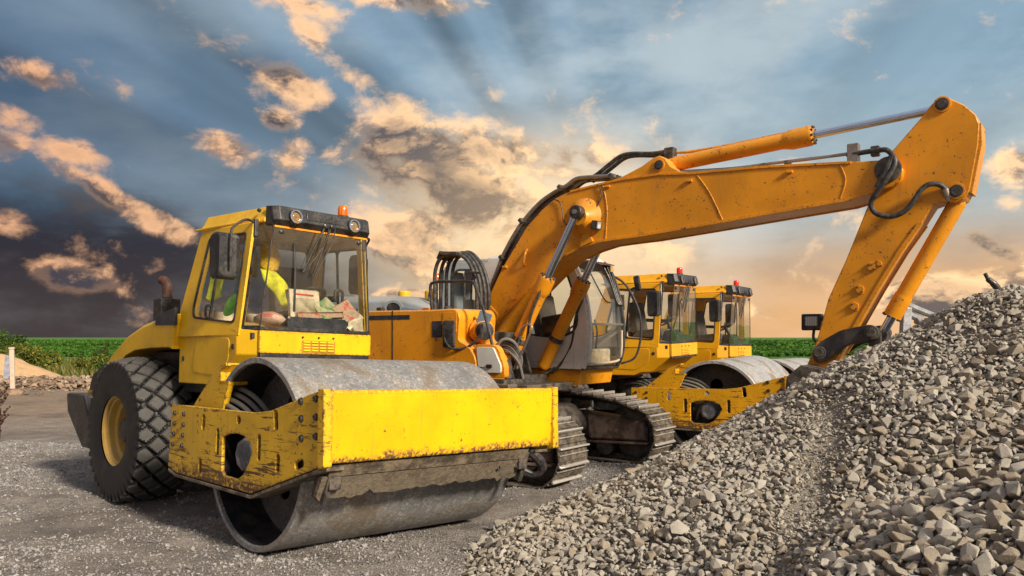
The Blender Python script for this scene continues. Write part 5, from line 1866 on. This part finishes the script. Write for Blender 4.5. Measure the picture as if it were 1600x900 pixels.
    part('handrail', G().tube([(-0.02, -0.6, 2.03), (-0.02, -0.6, 2.30), (-0.01, -0.6, 2.50), (0.06, -0.6, 2.54), (0.25, -0.6, 2.53)], 0.016, 10, 5), BLKM, rt)
    mir = part('mirror', G().box((0.31, -1.30, 1.74), (0.17, 0.05, 0.33), (0, 0, R(8))), BLK, rt, 0.025)
    part('mirror_arm', G().tube([(0.24, -1.31, 1.74), (0.30, -1.33, 1.62), (0.41, -1.30, 1.555), (0.60, -1.25, 1.60), (0.72, -1.21, 1.73), (0.74, -1.20, 1.86)], 0.016, 8, 5), BLKM, mir)
    # ---- boom
    top = [(0.0, 1.80), (-0.04, 1.97), (0.10, 2.20), (0.34, 2.60), (0.53, 2.85), (0.75, 3.13), (0.98, 3.32), (1.19, 3.445), (1.40, 3.51), (1.81, 3.56), (2.10, 3.60), (2.38, 3.70), (2.53, 3.78), (2.61, 3.795), (2.68, 3.75), (2.74, 3.66), (2.85, 3.585), (3.0, 3.55), (3.77, 3.525), (4.71, 3.46), (5.02, 3.44), (5.13, 3.41), (5.19, 3.33), (5.18, 3.24), (5.10, 3.17)]
    bot = [(4.94, 3.14), (4.65, 3.075), (3.87, 3.01), (3.0, 2.935), (2.38, 2.885), (2.04, 2.87), (1.80, 2.855), (1.55, 2.80), (1.34, 2.72), (0.99, 2.48), (0.71, 2.25), (0.35, 1.95), (0.22, 1.82), (0.13, 1.73), (0.05, 1.73)]
    boom = plate('boom', top + bot, [], -0.27, 0.27, ORA, rt, 0.012)
    # bottom flange strips and weld plates give the box section its seams
    for s in (-1, 1):
        yy = s * 0.272
        part('lower_flange', G().loft([[(x_, yy - s * 0.03, z_ - 0.012), (x_, yy + s * 0.012, z_ - 0.012), (x_, yy + s * 0.012, z_ + 0.022), (x_, yy - s * 0.03, z_ + 0.022)] for x_, z_ in bot[0:9]]), ORA, boom, 0.004)
        part('upper_flange', G().loft([[(x_, yy - s * 0.03, z_ - 0.015), (x_, yy + s * 0.010, z_ - 0.015), (x_, yy + s * 0.010, z_ + 0.012), (x_, yy - s * 0.03, z_ + 0.012)] for x_, z_ in [(1.40, 3.505), (1.81, 3.55), (2.10, 3.575), (2.60, 3.58), (3.0, 3.545), (3.77, 3.52), (4.71, 3.455)]]), ORA, boom, 0.003)
        bs = part('pin_boss', G().lathe([(0.25, 0), (0.235, 0.02), (0.12, 0.09), (0.10, 0.13)], (1.60, s * 0.262, 3.16), (0, s, 0), 32), ORA, boom)
        part('rib', G().prism([(1.55, 2.80), (1.62, 3.10), (1.74, 2.86)], min(s * 0.27, s * 0.30), max(s * 0.27, s * 0.30)), ORA, boom, 0.004)
        # lifting eye
        part('lifting_eye', G().tube([(0.72, s * 0.27, 2.62), (0.73, s * 0.32, 2.66), (0.76, s * 0.33, 2.76), (0.75, s * 0.27, 2.83)], 0.016, 8, 4), ORA, boom)
        part('foot_plate', G().prism(rounded([(0.02, 1.74), (-0.01, 1.96), (0.14, 2.14), (0.30, 2.0), (0.24, 1.84), (0.12, 1.74)], 0.04), min(s * 0.27, s * 0.295), max(s * 0.27, s * 0.295)), ORA, boom, 0.006)
        for xx, zz in ((1.93, 3.51), (2.98, 3.46), (4.10, 3.43), (0.40, 2.62), (0.55, 2.20)):
            part('hose_lug', G().box((xx, s * 0.285, zz), (0.07, 0.03, 0.03)), ORA, boom, 0.006)
    for pts_ in ([(3.05, 3.545), (3.22, 3.30), (3.38, 2.965)], [(1.86, 3.555), (1.92, 3.25), (1.90, 2.865)], [(4.60, 3.46), (4.66, 3.28), (4.60, 3.075)]):
        part('weld_seam', G().tube([(x_, -0.271, z_) for x_, z_ in pts_], 0.007, 6, 4), ORA, boom)
    for k in range(5):
        part('foot_hose', G().tube([(0.30 + 0.05 * k, -0.62 - 0.03 * k, 1.25), (0.45 + 0.06 * k, -0.70 - 0.02 * k, 1.48 + 0.04 * k), (0.66 + 0.04 * k, -0.66, 1.56 + 0.02 * k), (0.84, -0.60 + 0.02 * k, 1.40), (0.86 - 0.03 * k, -0.52, 1.18)], 0.020, 8, 5), HOSE if k % 2 else HOSEG, rt)
    part('swivel_block', G().box((0.62, -0.60, 1.30), (0.26, 0.22, 0.24)), DKM, rt, 0.02)
    wl = part('work_light', G().box((1.80, -0.32, 3.05), (0.10, 0.09, 0.11), (0, R(12), 0)), BLK, rt, 0.012)
    part('lens', G().box((1.845, -0.335, 3.045), (0.02, 0.07, 0.08), (0, R(12), 0)), CLEAR, wl, 0.004)
    part('light_cable', G().tube([(1.80, -0.29, 3.10), (1.74, -0.285, 3.16), (1.80, -0.285, 3.30), (1.86, -0.285, 3.42), (1.80, -0.285, 3.55)], 0.008, 6, 5), HOSE, wl)
    part('grease_line', G().tube([(1.18, -0.285, 3.43), (1.26, -0.29, 3.38), (1.30, -0.29, 3.26), (1.33, -0.295, 3.13), (1.38, -0.30, 3.10), (1.44, -0.31, 3.18), (1.52, -0.33, 3.23)], 0.008, 6, 5), HOSE, boom)
    pin(rt, 2.605, 3.685, 0.055, -0.290, 0.290)
    pin(rt, 5.06, 3.34, 0.095, -0.285, 0.285)
    part('pin_collar', G().lathe([(0.125, -0.0), (0.125, 0.03), (0.105, 0.035)], (5.06, -0.272, 3.34), (0, -1, 0), 24), DKM, rt, 0.004)
    pin(rt, 0.10, 1.86, 0.07, -0.40, 0.40)
    for s in (-1, 1):
        part('boom_bracket', G().prism(rounded([(-0.35, 1.10), (0.0, 1.98), (0.18, 1.98), (0.42, 1.10)], 0.08), min(s * 0.32, s * 0.37), max(s * 0.32, s * 0.37)), DKM, rt, 0.008)
    # ---- dipper arm
    arm_o = [(5.49, 3.99), (5.42, 3.93), (5.36, 3.85), (5.0, 3.45), (4.92, 3.28), (4.86, 3.04), (4.64, 2.48), (4.47, 2.10), (4.36, 1.69), (4.27, 1.45), (4.20, 1.28), (4.24, 1.20), (4.34, 1.20), (4.45, 1.32), (4.56, 1.50),
             (4.76, 1.82), (4.95, 2.18), (5.16, 2.54), (5.34, 2.80), (5.44, 2.965), (5.51, 2.985), (5.64, 2.97), (5.71, 3.0), (5.75, 3.08), (5.82, 3.49), (5.83, 3.68), (5.80, 3.78), (5.70, 3.89), (5.58, 3.97)]
    arm = plate('dipper_arm', list(reversed(arm_o)), [], -0.19, 0.10, ORA, rt, 0.012)
    for s in (-1, 1):
        yy = -0.192 if s < 0 else 0.102
        part('edge_strip', G().loft([[(x_ - 0.03, yy - s * 0.02, z_), (x_ - 0.03, yy + s * 0.010, z_), (x_ + 0.012, yy + s * 0.010, z_ - 0.01), (x_ + 0.012, yy - s * 0.02, z_ - 0.01)] for x_, z_ in [(4.58, 1.54), (4.76, 1.84), (4.95, 2.19), (5.16, 2.55), (5.34, 2.81)]]), ORA, arm, 0.003)
        for x_, z_, r_ in ((4.89, 2.40, 0.055), (4.96, 2.43, 0.035), (4.78, 2.18, 0.055), (4.73, 2.01, 0.055)):
            dp = part('doubler_plate', G().prism(rounded([(x_ - r_ * 0.8, z_ - r_ * 0.4), (x_ - r_ * 0.5, z_ + r_), (x_ + r_ * 0.8, z_ + r_ * 0.4), (x_ + r_ * 0.5, z_ - r_)], r_ * 0.5), (-0.208 if s < 0 else 0.095), (-0.185 if s < 0 else 0.118)), ORA, arm, 0.004)
            for q in (-1, 1):
                bolt(dp, (x_ + 0.02 * q, -0.209 if s < 0 else 0.119, z_ - 0.022 * q), 0.007, (0, float(s), 0))
    pin(rt, 5.52, 3.92, 0.060, -0.215, 0.125)
    pin(rt, 5.64, 3.08, 0.060, -0.215, 0.125)
    part('end_cap', G().prism([(5.845, 3.70), (5.85, 3.50), (5.77, 3.05), (5.74, 3.06), (5.815, 3.50), (5.815, 3.69)], -0.18, 0.09), ORA, arm, 0.005)
    # ---- cylinders
    ram(rt, 'dipper_cylinder', (2.62, 0, 3.73), (5.48, 0, 3.93), 0.575, 0.085, 0.042)
    part('cylinder_port', G().box((2.62, 0, 3.86), (0.12, 0.12, 0.14)), DKM, rt, 0.012)
    part('cylinder_feed', G().tube([(2.66, 0.05, 3.88), (2.85, 0.07, 3.87), (3.3, 0.10, 3.89), (3.9, 0.10, 3.93), (4.1, 0.05, 3.93)], 0.018, 8, 5), ORA, rt)
    for s in (-1, 1):
        ram(rt, 'boom_cylinder', (0.53, s * 0.43, 1.30), (1.60, s * 0.43, 3.21), 0.60, 0.085, 0.048)
        part('cylinder_eye', G().lathe([(0.075, -0.06), (0.085, -0.05), (0.085, 0.05), (0.075, 0.06)], (1.60, s * 0.43, 3.21), (0, 1, 0), 18), BLKM, rt, 0.005)
        part('eye_bolt', G().lathe([(0.03, 0), (0.03, 0.02)], (1.60, s * 0.485, 3.21), (0, s, 0), 10), STL, rt)
        part('cylinder_pipe', G().tube([(0.62, s * 0.56, 1.36), (0.80, s * 0.56, 1.70), (0.88, s * 0.56, 1.82), (0.97, s * 0.56, 1.86), (1.02, s * 0.56, 1.82), (0.98, s * 0.57, 1.70), (0.76, s * 0.58, 1.30)], 0.014, 8, 5), STL, rt)
        part('cylinder_hose', G().tube([(0.62, s * 0.50, 1.20), (0.78, s * 0.54, 1.38), (0.92, s * 0.54, 1.62), (0.98, s * 0.53, 1.95), (1.08, s * 0.52, 2.18), (1.17, s * 0.50, 2.38), (1.20, s * 0.46, 2.44)], 0.018, 8, 5), HOSE, rt)
        part('cylinder_hose', G().tube([(0.48, s * 0.38, 1.15), (0.66, s * 0.56, 1.30), (0.80, s * 0.60, 1.50), (0.86, s * 0.58, 1.72)], 0.018, 8, 5), HOSE, rt)
        part('pipe_clamp', G().lathe([(0.098, -0.03), (0.098, 0.03)], (0.74, s * 0.43, 1.675), (0.49, 0, 0.87), 20), DKM, rt)
    ram(rt, 'bucket_cylinder', (5.635, -0.05, 3.0), (4.97, -0.05, 1.76), 0.88, 0.080, 0.045, 1.10)
    part('cylinder_neck', G().box((5.65, -0.05, 3.04), (0.10, 0.16, 0.16), (0, R(28), 0)), ORA, rt, 0.02)
    # ---- bucket linkage and bucket
    for s in (-1, 1):
        lk = rounded([(4.36, 1.44), (4.32, 1.55), (4.42, 1.66), (4.62, 1.775), (4.90, 1.83), (4.98, 1.78), (4.97, 1.68), (4.88, 1.655), (4.70, 1.63), (4.52, 1.50), (4.44, 1.44)], 0.05)
        part('link', G().prism(lk, min(s * 0.22, s * 0.29), max(s * 0.22, s * 0.29)), BLKM, rt, 0.015)
        for x_, z_ in ((4.41, 1.54), (4.91, 1.745)):
            part('link_pin', G().lathe([(0.068, 0), (0.068, 0.02), (0.045, 0.021), (0.045, 0.04)], (x_, s * 0.29, z_), (0, s, 0), 20), DKM, rt, 0.004, ang=30)
        part('bucket_link', G().prism(rounded([(4.86, 1.78), (4.97, 1.78), (4.98, 1.15), (4.86, 1.15)], 0.05), min(s * 0.12, s * 0.19), max(s * 0.12, s * 0.19)), BLKM, rt, 0.012)
    bo = [(4.16, 1.30), (4.30, 1.42), (4.60, 1.36), (5.02, 1.26), (5.10, 1.05), (5.05, 0.65), (4.80, 0.38), (4.40, 0.28), (4.05, 0.34)]
    bi = [(4.20, 1.24), (4.55, 1.27), (4.95, 1.18), (5.02, 1.02), (4.97, 0.70), (4.76, 0.46), (4.40, 0.36), (4.08, 0.40)]
    bk = part('bucket', G().prism(bo + list(reversed(bi)), -0.52, 0.52), DKM, rt, 0.008)
    for s in (-1, 1):
        part('bucket_side', G().prism(bo, min(s * 0.52, s * 0.56), max(s * 0.52, s * 0.56)), DKM, bk, 0.006)
    for k in range(5):
        part('tooth', G().loft([[(4.12, -0.46 + 0.22 * k, 0.30), (4.12, -0.38 + 0.22 * k, 0.30), (4.12, -0.38 + 0.22 * k, 0.40), (4.12, -0.46 + 0.22 * k, 0.40)], [(3.88, -0.435 + 0.22 * k, 0.36), (3.88, -0.405 + 0.22 * k, 0.36), (3.88, -0.405 + 0.22 * k, 0.38), (3.88, -0.435 + 0.22 * k, 0.38)]]), STL, bk)
    # floodlight carried on the far side of the arm
    fl = part('floodlight', G().box((4.18, 0.27, 1.865), (0.21, 0.13, 0.18)), BLK, rt, 0.015)
    part('flood_lens', G().box((4.185, 0.202, 1.875), (0.13, 0.012, 0.10)), CLEAR, fl, 0.004)
    part('flood_stem', G().tube([(4.20, 0.25, 1.78), (4.20, 0.25, 1.68), (4.30, 0.20, 1.60)], 0.016, 8, 4), BLKM, fl)
    part('flood_grip', G().box((4.32, 0.24, 1.90), (0.10, 0.06, 0.05)), BLK, fl, 0.008)
    # ---- hoses
    for k in range(4):
        yy = -0.56 + 0.085 * k
        part('loop_hose', G().tube([(-0.57 + 0.03 * k, yy, 2.05), (-0.57 + 0.03 * k, yy, 2.35), (-0.56 + 0.03 * k, yy, 2.60), (-0.45 + 0.02 * k, yy, 2.77), (-0.18, yy, 2.80 + 0.015 * k), (0.03, yy, 2.67), (0.14, yy, 2.40), (0.14, yy + 0.02, 2.10), (0.06, yy + 0.08, 1.85)], 0.026, 9, 6), HOSE, rt)
    part('hose_clamp', G().box((-0.30, -0.43, 2.815), (0.30, 0.36, 0.05), (0, R(4), 0)), DKM, rt, 0.01)
    part('hose_stand', G().box((-0.48, -0.43, 2.80), (0.05, 0.30, 0.12), (0, R(30), 0)), RUSTP, rt, 0.01)
    for k in range(4):
        yy = -0.20 + 0.075 * k
        part('boom_hose', G().tube([(-0.02, yy, 2.12), (0.22, yy, 2.60), (0.32, yy, 2.80), (0.57, yy, 3.14), (0.86, yy, 3.40), (1.08, yy, 3.52), (1.30, yy, 3.60), (1.44, yy, 3.67), (1.62, yy, 3.67), (1.99, yy, 3.645)], 0.024, 9, 5), HOSE if k % 2 else STL, rt)
    for k in range(2):
        yy = -0.10 + 0.12 * k
        part('cylinder_hose', G().tube([(1.55, yy, 3.66), (1.68, yy, 3.71), (1.85, yy, 3.81), (2.0, yy, 3.89), (2.15, yy, 3.905), (2.43, yy, 3.87), (2.60, yy, 3.87)], 0.026, 9, 6), HOSE, rt)
    for x_, z_ in ((0.62, 3.21), (1.22, 3.58), (1.95, 3.64), (0.30, 2.75)):
        part('hose_clip', G().box((x_, -0.08, z_), (0.05, 0.34, 0.07), (0, R(-40), 0)), DKM, rt, 0.006)
    part('arm_hose', G().tube([(4.66, -0.22, 3.545), (4.95, -0.25, 3.545), (5.06, -0.29, 3.52), (5.13, -0.32, 3.40), (5.08, -0.34, 3.27), (4.98, -0.33, 3.13), (4.905, -0.30, 3.02), (4.95, -0.28, 2.92), (5.10, -0.27, 2.88), (5.24, -0.27, 2.95), (5.36, -0.27, 3.12), (5.45, -0.26, 3.16), (5.54, -0.22, 3.12), (5.58, -0.16, 2.98)], 0.026, 10, 6), HOSE, rt)
    part('arm_hose', G().tube([(5.10, -0.30, 3.45), (5.05, -0.315, 3.30), (4.97, -0.315, 3.16)], 0.040, 10, 5), HOSE, rt)
    part('hose_fitting', G().lathe([(0.034, 0), (0.034, 0.07), (0.026, 0.075), (0.026, 0.12)], (5.545, -0.21, 3.11), (0.25, 0.3, -0.9), 12), STL, rt)
    part('steel_line', G().tube([(2.75, -0.16, 3.60), (2.97, -0.18, 3.58), (3.4, -0.19, 3.555), (3.85, -0.19, 3.56), (4.25, -0.19, 3.555), (4.66, -0.20, 3.56)], 0.016, 8, 5), STL, rt)
    part('steel_line', G().tube([(2.75, -0.10, 3.62), (3.4, -0.12, 3.575), (3.9, -0.12, 3.575), (4.66, -0.13, 3.57)], 0.016, 8, 5), HOSE, rt)
    for x_ in (3.05, 3.80, 4.05):
        part('line_clip', G().box((x_, -0.17, 3.545), (0.05, 0.10, 0.05)), DKM, rt, 0.004)
    part('manifold', G().box((4.72, -0.20, 3.53), (0.11, 0.10, 0.24)), STL, rt, 0.01)
    part('manifold', G().box((4.93, -0.22, 3.545), (0.08, 0.08, 0.10)), DKM, rt, 0.01)

    # ---- cab
    before = set(rt.children)
    y0, y1 = 0.30, 1.27
    part('cab_plinth', G().loft([[(-0.50, y_, 1.05), (xf, y_, 1.05), (xf + 0.05, y_, 1.26), (-0.50, y_, 1.28)] for y_, xf in ((y0, 0.86), (y0 + 0.06, 1.13), (y1, 1.13))]), ORA, rt, 0.01)
    prof = [(-0.45, 1.27), (1.22, 1.265), (1.30, 1.40), (1.335, 1.60), (1.34, 1.86), (1.30, 2.15), (1.22, 2.45), (1.12, 2.66), (1.02, 2.77), (0.85, 2.83), (-0.30, 2.84), (-0.42, 2.76), (-0.45, 2.6)]
    win = rounded([(0.10, 1.78), (0.05, 2.68), (0.94, 2.68), (1.02, 2.55), (1.13, 2.26), (1.185, 1.95), (1.16, 1.82), (1.06, 1.74), (0.90, 1.70), (0.60, 1.71)], 0.07)
    for yy, dy in ((y0, -1), (y1, 1)):
        cs = plate('cab_side', prof, [win], yy - 0.025, yy + 0.025, GRYP, rt, 0.012)
        iw = [(0.62 + (x_ - 0.62) * 0.965, 2.15 + (z_ - 2.15) * 0.965) for x_, z_ in win]
        ow = [(0.62 + (x_ - 0.62) * 1.012, 2.15 + (z_ - 2.15) * 1.012) for x_, z_ in win]
        plate('window_seal', ow, [iw], yy + dy * 0.026 - 0.006, yy + dy * 0.026 + 0.006, BLK, cs, 0.002)
        plate('side_pane', ow, [], yy - 0.003, yy + 0.003, GLSD, cs, 0.001)
        pn = rounded([(0.25, 1.36), (0.25, 1.52), (0.98, 1.60), (1.08, 1.54), (1.08, 1.36)], 0.04)
        plate('side_panel', pn, [], yy + dy * 0.026 - 0.005, yy + dy * 0.026 + 0.005, GRYP, cs, 0.004)
    fr = [(1.245, 1.285), (1.315, 1.42), (1.345, 1.60), (1.35, 1.86), (1.31, 2.15), (1.23, 2.45), (1.13, 2.665), (1.03, 2.78)]
    for yy in (y0 + 0.02, y1 - 0.02):
        part('front_pillar', G().tube([(x_, yy, z_) for x_, z_ in fr], 0.028, 8, 3), BLK if yy > 0.8 else GRYP, rt)
    up, lo = fr[3:7], fr[0:4]
    for nm, prf, mat_ in (('upper_windscreen', up, GLS), ('lower_windscreen', lo, GLS)):
        part(nm, G().loft([[(x_, yy, z_) for x_, z_ in prf] + [(x_ - 0.006, yy, z_) for x_, z_ in reversed(prf)] for yy in (y0 + 0.03, y1 - 0.03)]), mat_, rt)
    fw = part('screen_rail', G().box((1.345, (y0 + y1) / 2, 1.88), (0.03, 0.92, 0.03)), STL, rt, 0.005)
    part('lower_seal', G().tube([(1.34, y0 + 0.06, 1.80), (1.335, y0 + 0.06, 1.50), (1.28, y0 + 0.09, 1.36), (1.28, y1 - 0.10, 1.36), (1.335, y1 - 0.06, 1.50), (1.34, y1 - 0.06, 1.80)], 0.018, 8, 4), WHITE, fw)
    part('sill', G().box((1.24, (y0 + y1) / 2, 1.275), (0.06, 0.95, 0.03)), BLK, rt, 0.006)
    part('cab_roof', G().loft([[(-0.42, yy, 2.80), (0.95, yy, 2.80), (1.06, yy, 2.77), (0.98, yy, 2.83 + dz), (0.80, yy, 2.865 + dz), (-0.34, yy, 2.87 + dz)] for yy, dz in ((y0 - 0.02, -0.02), (y0 + 0.1, 0.02), (y1 - 0.1, 0.02), (y1 + 0.02, -0.02))]), GRYP, rt, 0.01)
    part('cab_back', G().box((-0.43, (y0 + y1) / 2, 1.98), (0.04, 0.92, 1.40)), GRYP, rt, 0.01)
    part('cab_floor', G().box((0.40, (y0 + y1) / 2, 1.29), (1.62, 0.90, 0.04)), BLK, rt)
    part('roof_visor', G().loft([[(0.98, yy, 2.80), (1.20, yy, 2.74 + j_), (1.21, yy, 2.725 + j_), (0.98, yy, 2.78)] for yy, j_ in ((y0 + 0.02, 0.0), (0.6, 0.02), (0.85, -0.01), (y1 - 0.02, 0.0))]), RUSTP, rt, 0.004)
    vl = part('cab_light', G().box((1.16, y1 - 0.10, 2.67), (0.08, 0.10, 0.09)), BLK, rt, 0.01)
    part('light_lens', G().box((1.205, y1 - 0.10, 2.67), (0.012, 0.08, 0.07)), BULB, vl)
    part('wiper', G().tube([(1.16, 0.55, 2.68), (1.26, 0.66, 2.40), (1.31, 0.78, 2.22), (1.32, 0.92, 2.18)], 0.010, 6, 5), BLK, rt)
    for k in range(3):
        part('screen_cable', G().tube([(1.12 + 0.03 * k, 1.05 + 0.05 * k, 2.74), (1.22, 1.10 + 0.05 * k, 2.50), (1.31, 1.14 + 0.04 * k, 2.2), (1.36, 1.18 + 0.03 * k, 2.16)], 0.012, 6, 5), BLK, rt)
    # grab rail and mirror on the far front corner
    part('grab_rail', G().tube([(1.10, 1.30, 2.62), (1.32, 1.38, 2.45), (1.50, 1.42, 2.10), (1.54, 1.42, 1.75), (1.46, 1.40, 1.42), (1.28, 1.30, 1.32)], 0.016, 8, 6), BLKM, rt)
    mr = part('cab_mirror', G().box((1.45, 1.48, 2.48), (0.09, 0.06, 0.22), (0, R(-10), 0)), BLK, rt, 0.02)
    part('mirror_stay', G().tube([(1.42, 1.41, 2.25), (1.36, 1.46, 2.30), (1.36, 1.48, 2.40), (1.44, 1.48, 2.42)], 0.012, 8, 4), BLKM, mr)
    # inside
    st = part('seat', G().prism(rounded([(0.35, 1.58), (0.35, 1.76), (0.72, 1.78), (0.80, 1.70), (0.78, 1.58)], 0.05), 0.52, 1.02), SEAT, rt, 0.03)
    part('seat_back', G().prism(rounded([(0.30, 1.70), (0.20, 2.30), (0.32, 2.32), (0.45, 1.72)], 0.05), 0.54, 1.0), SEAT, st, 0.03)
    part('console', G().box((0.72, 0.46, 1.80), (0.40, 0.14, 0.42), (0, R(-8), 0)), BLK, rt, 0.03)
    part('joystick', G().cyl((0.86, 0.46, 1.98), (0.90, 0.46, 2.16), 0.022, 10), BLK, rt)
    part('pedal_console', G().box((1.12, 0.85, 1.42), (0.16, 0.60, 0.24)), LINER, rt, 0.03)
    part('travel_lever', G().tube([(1.08, 0.78, 1.40), (1.12, 0.78, 1.75), (1.08, 0.78, 1.95)], 0.014, 8, 4), BLK, rt)
    part('travel_lever', G().tube([(1.08, 0.90, 1.40), (1.12, 0.90, 1.75), (1.08, 0.90, 1.95)], 0.014, 8, 4), BLK, rt)
    for ch in rt.children:
        if ch not in before:
            ch.location = (-0.165, 0.26, 0.0)
    return rt


exc = make_excavator()


# ------------------------------------------------------------------ grey machine behind the excavator
def make_grey_machine():
    rt = root('grey_machine', (-1.75, 16.6, -0.10), (0, 0, R(-20)), 'grey-blue machine with rounded hood and cab, parked behind the excavator', 'machine')
    hood = part('hood', G().loft([[(-2.4, y_, 1.2), (-2.5, y_, 2.0 + dz), (-2.2, y_, 2.42 + dz), (-1.4, y_, 2.58 + dz), (0.1, y_, 2.56 + dz), (0.6, y_, 2.42 + dz), (0.72, y_, 2.0), (0.72, y_, 1.2)] for y_, dz in ((-1.1, -0.10), (-0.95, 0.0), (0.95, 0.0), (1.1, -0.10))]), GRYD, rt, 0.04)
    part('hood_panel', G().prism(rounded([(-2.35, 1.6), (-2.3, 2.2), (-2.0, 2.38), (-1.15, 2.42), (-1.05, 2.2), (-1.05, 1.6)], 0.1), -1.13, -1.09), BLUP, hood, 0.01)
    part('hood_panel', G().prism(rounded([(0.05, 1.6), (0.05, 2.36), (0.45, 2.30), (0.62, 2.05), (0.62, 1.6)], 0.08), -1.13, -1.09), BLUP, hood, 0.01)
    for x_, z_, rx in ((-0.78, 2.33, 0.10), (-0.45, 2.20, 0.13), (-0.12, 2.32, 0.21)):
        part('round_vent', G().loft([[(x_ + dx * s_, y_, z_ + dz * s_ * 0.75) for dx, dz in circ(0, 0, rx, 20)] for y_, s_ in ((-1.09, 1.0), (-1.125, 1.0), (-1.125, 0.72), (-1.095, 0.70))]), GRYD, hood)
        part('vent_dark', G().loft([[(x_ + dx, y_, z_ + dz * 0.75) for dx, dz in circ(0, 0, rx * 0.69, 16)] for y_ in (-1.10, -1.112)]), BLK, hood)
    for x_ in (-0.15, 0.42):
        part('yellow_cap', G().lathe([(0.11, 0), (0.12, 0.05), (0.12, 0.16), (0.10, 0.18)], (x_, -0.6, 2.50), (0, 0, 1), 16), YEL, rt, 0.01)
    part('chassis', G().box((-0.6, 0, 0.98), (4.4, 1.9, 0.5)), DKM, rt, 0.03)
    for s in (-1, 1):
        part('track', G().prism(rounded([(-2.3, 0.06), (-2.5, 0.45), (-2.2, 0.82), (1.9, 0.82), (2.2, 0.45), (2.0, 0.06)], 0.2), min(s * 0.75, s * 1.25), max(s * 0.75, s * 1.25)), DKM, rt, 0.02)
    # cab
    prof = [(0.75, 1.3), (2.0, 1.3), (2.05, 2.1), (1.85, 3.05), (1.70, 3.17), (0.95, 3.19), (0.82, 3.08), (0.76, 2.3)]
    win = rounded([(0.95, 1.95), (0.98, 2.95), (1.08, 3.04), (1.66, 3.02), (1.76, 2.92), (1.90, 2.1), (1.86, 1.95)], 0.07)
    for yy in (-0.85, 0.10):
        cs = plate('cab_side', prof, [win], yy - 0.03, yy + 0.03, GRYD, rt, 0.02)
        plate('side_pane', win, [], yy - 0.003, yy + 0.003, GLSD, cs, 0.001)
        iw = [(1.42 + (x_ - 1.42) * 0.93, 2.5 + (z_ - 2.5) * 0.95) for x_, z_ in win]
        plate('window_seal', win, [iw], yy - 0.036, yy - 0.022, BLK, cs, 0.002)
    part('cab_roof', G().box((1.33, -0.375, 3.19), (0.95, 1.0, 0.07)), GRYD, rt, 0.025)
    part('windscreen', G().quad([(2.0, -0.8, 1.4), (2.0, 0.06, 1.4), (1.82, 0.06, 3.05), (1.82, -0.8, 3.05)], 0.01), GLS, rt)
    part('cab_back', G().box((0.79, -0.375, 2.2), (0.04, 0.92, 1.7)), GRYD, rt)
    part('seat', G().box((1.2, -0.35, 2.1), (0.16, 0.5, 0.8)), SEAT, rt, 0.05)
    part('beacon', G().lathe([(0.06, 0), (0.06, 0.10), (0.04, 0.13)], (0.62, -0.75, 2.86), (0, 0, 1), 14), AMB, rt)
    part('beacon_post', G().cyl((0.62, -0.75, 2.38), (0.62, -0.75, 2.87), 0.02, 8), BLKM, rt)
    part('mirror', G().box((0.66, -0.98, 2.36), (0.16, 0.06, 0.12)), BLK, rt, 0.03)
    part('mirror_arm', G().tube([(0.70, -0.90, 2.62), (0.60, -0.98, 2.68), (0.56, -1.0, 2.50), (0.64, -0.98, 2.40)], 0.014, 8, 4), BLKM, rt)


make_grey_machine()


# ------------------------------------------------------------------ things half hidden by the gravel heap
def heap_side_things():
    x, y = 4.7, 9.75
    z = float(ground_z(x, y))
    rt = root('steel_frame', (x, y, z), (0, 0, 0), 'grey steel strut frame standing behind the gravel heap by the arm', 'steel frame')
    S2 = plain('galvanised_steel', (0.33, 0.34, 0.37), 0.45, metal=0.5)
    part('strut', G().tube([(-0.06, 0, 2.16), (0.95, 0.25, 1.80)], 0.040, 10, 1), S2, rt)
    part('strut', G().tube([(-0.04, 0.0, 2.05), (0.95, 0.25, 1.66)], 0.040, 10, 1), S2, rt)
    part('upright', G().box((-0.10, 0, 1.06), (0.10, 0.10, 2.12), (0, R(3), 0)), S2, rt, 0.01)
    part('upright', G().box((0.98, 0.26, 0.90), (0.09, 0.09, 1.80)), S2, rt, 0.01)
    part('foot', G().box((-0.15, 0, 0.02), (0.3, 0.3, 0.04)), S2, rt, 0.005)
    x, y = 5.75, 9.9
    z = float(ground_z(x, y))
    rt = root('stack_pipe', (x, y, z), (0, 0, 0), 'dark bent exhaust pipe poking up behind the heap at far right', 'pipe')
    part('pipe', G().tube([(0.10, 0, 0), (0.10, 0, 1.6), (0.10, 0, 2.20), (0.085, 0, 2.33), (0.02, 0, 2.42), (-0.04, 0, 2.47), (-.08, 0, 2.54)], [0.04, 0.04, 0.04, 0.04, 0.034, 0.022], 12, 5), BLKM, rt)
    part('flange', G().lathe([(0.16, 0), (0.16, 0.03), (0.07, 0.05)], (0.10, 0, 0), (0, 0, 1), 16), BLKM, rt)


heap_side_things()
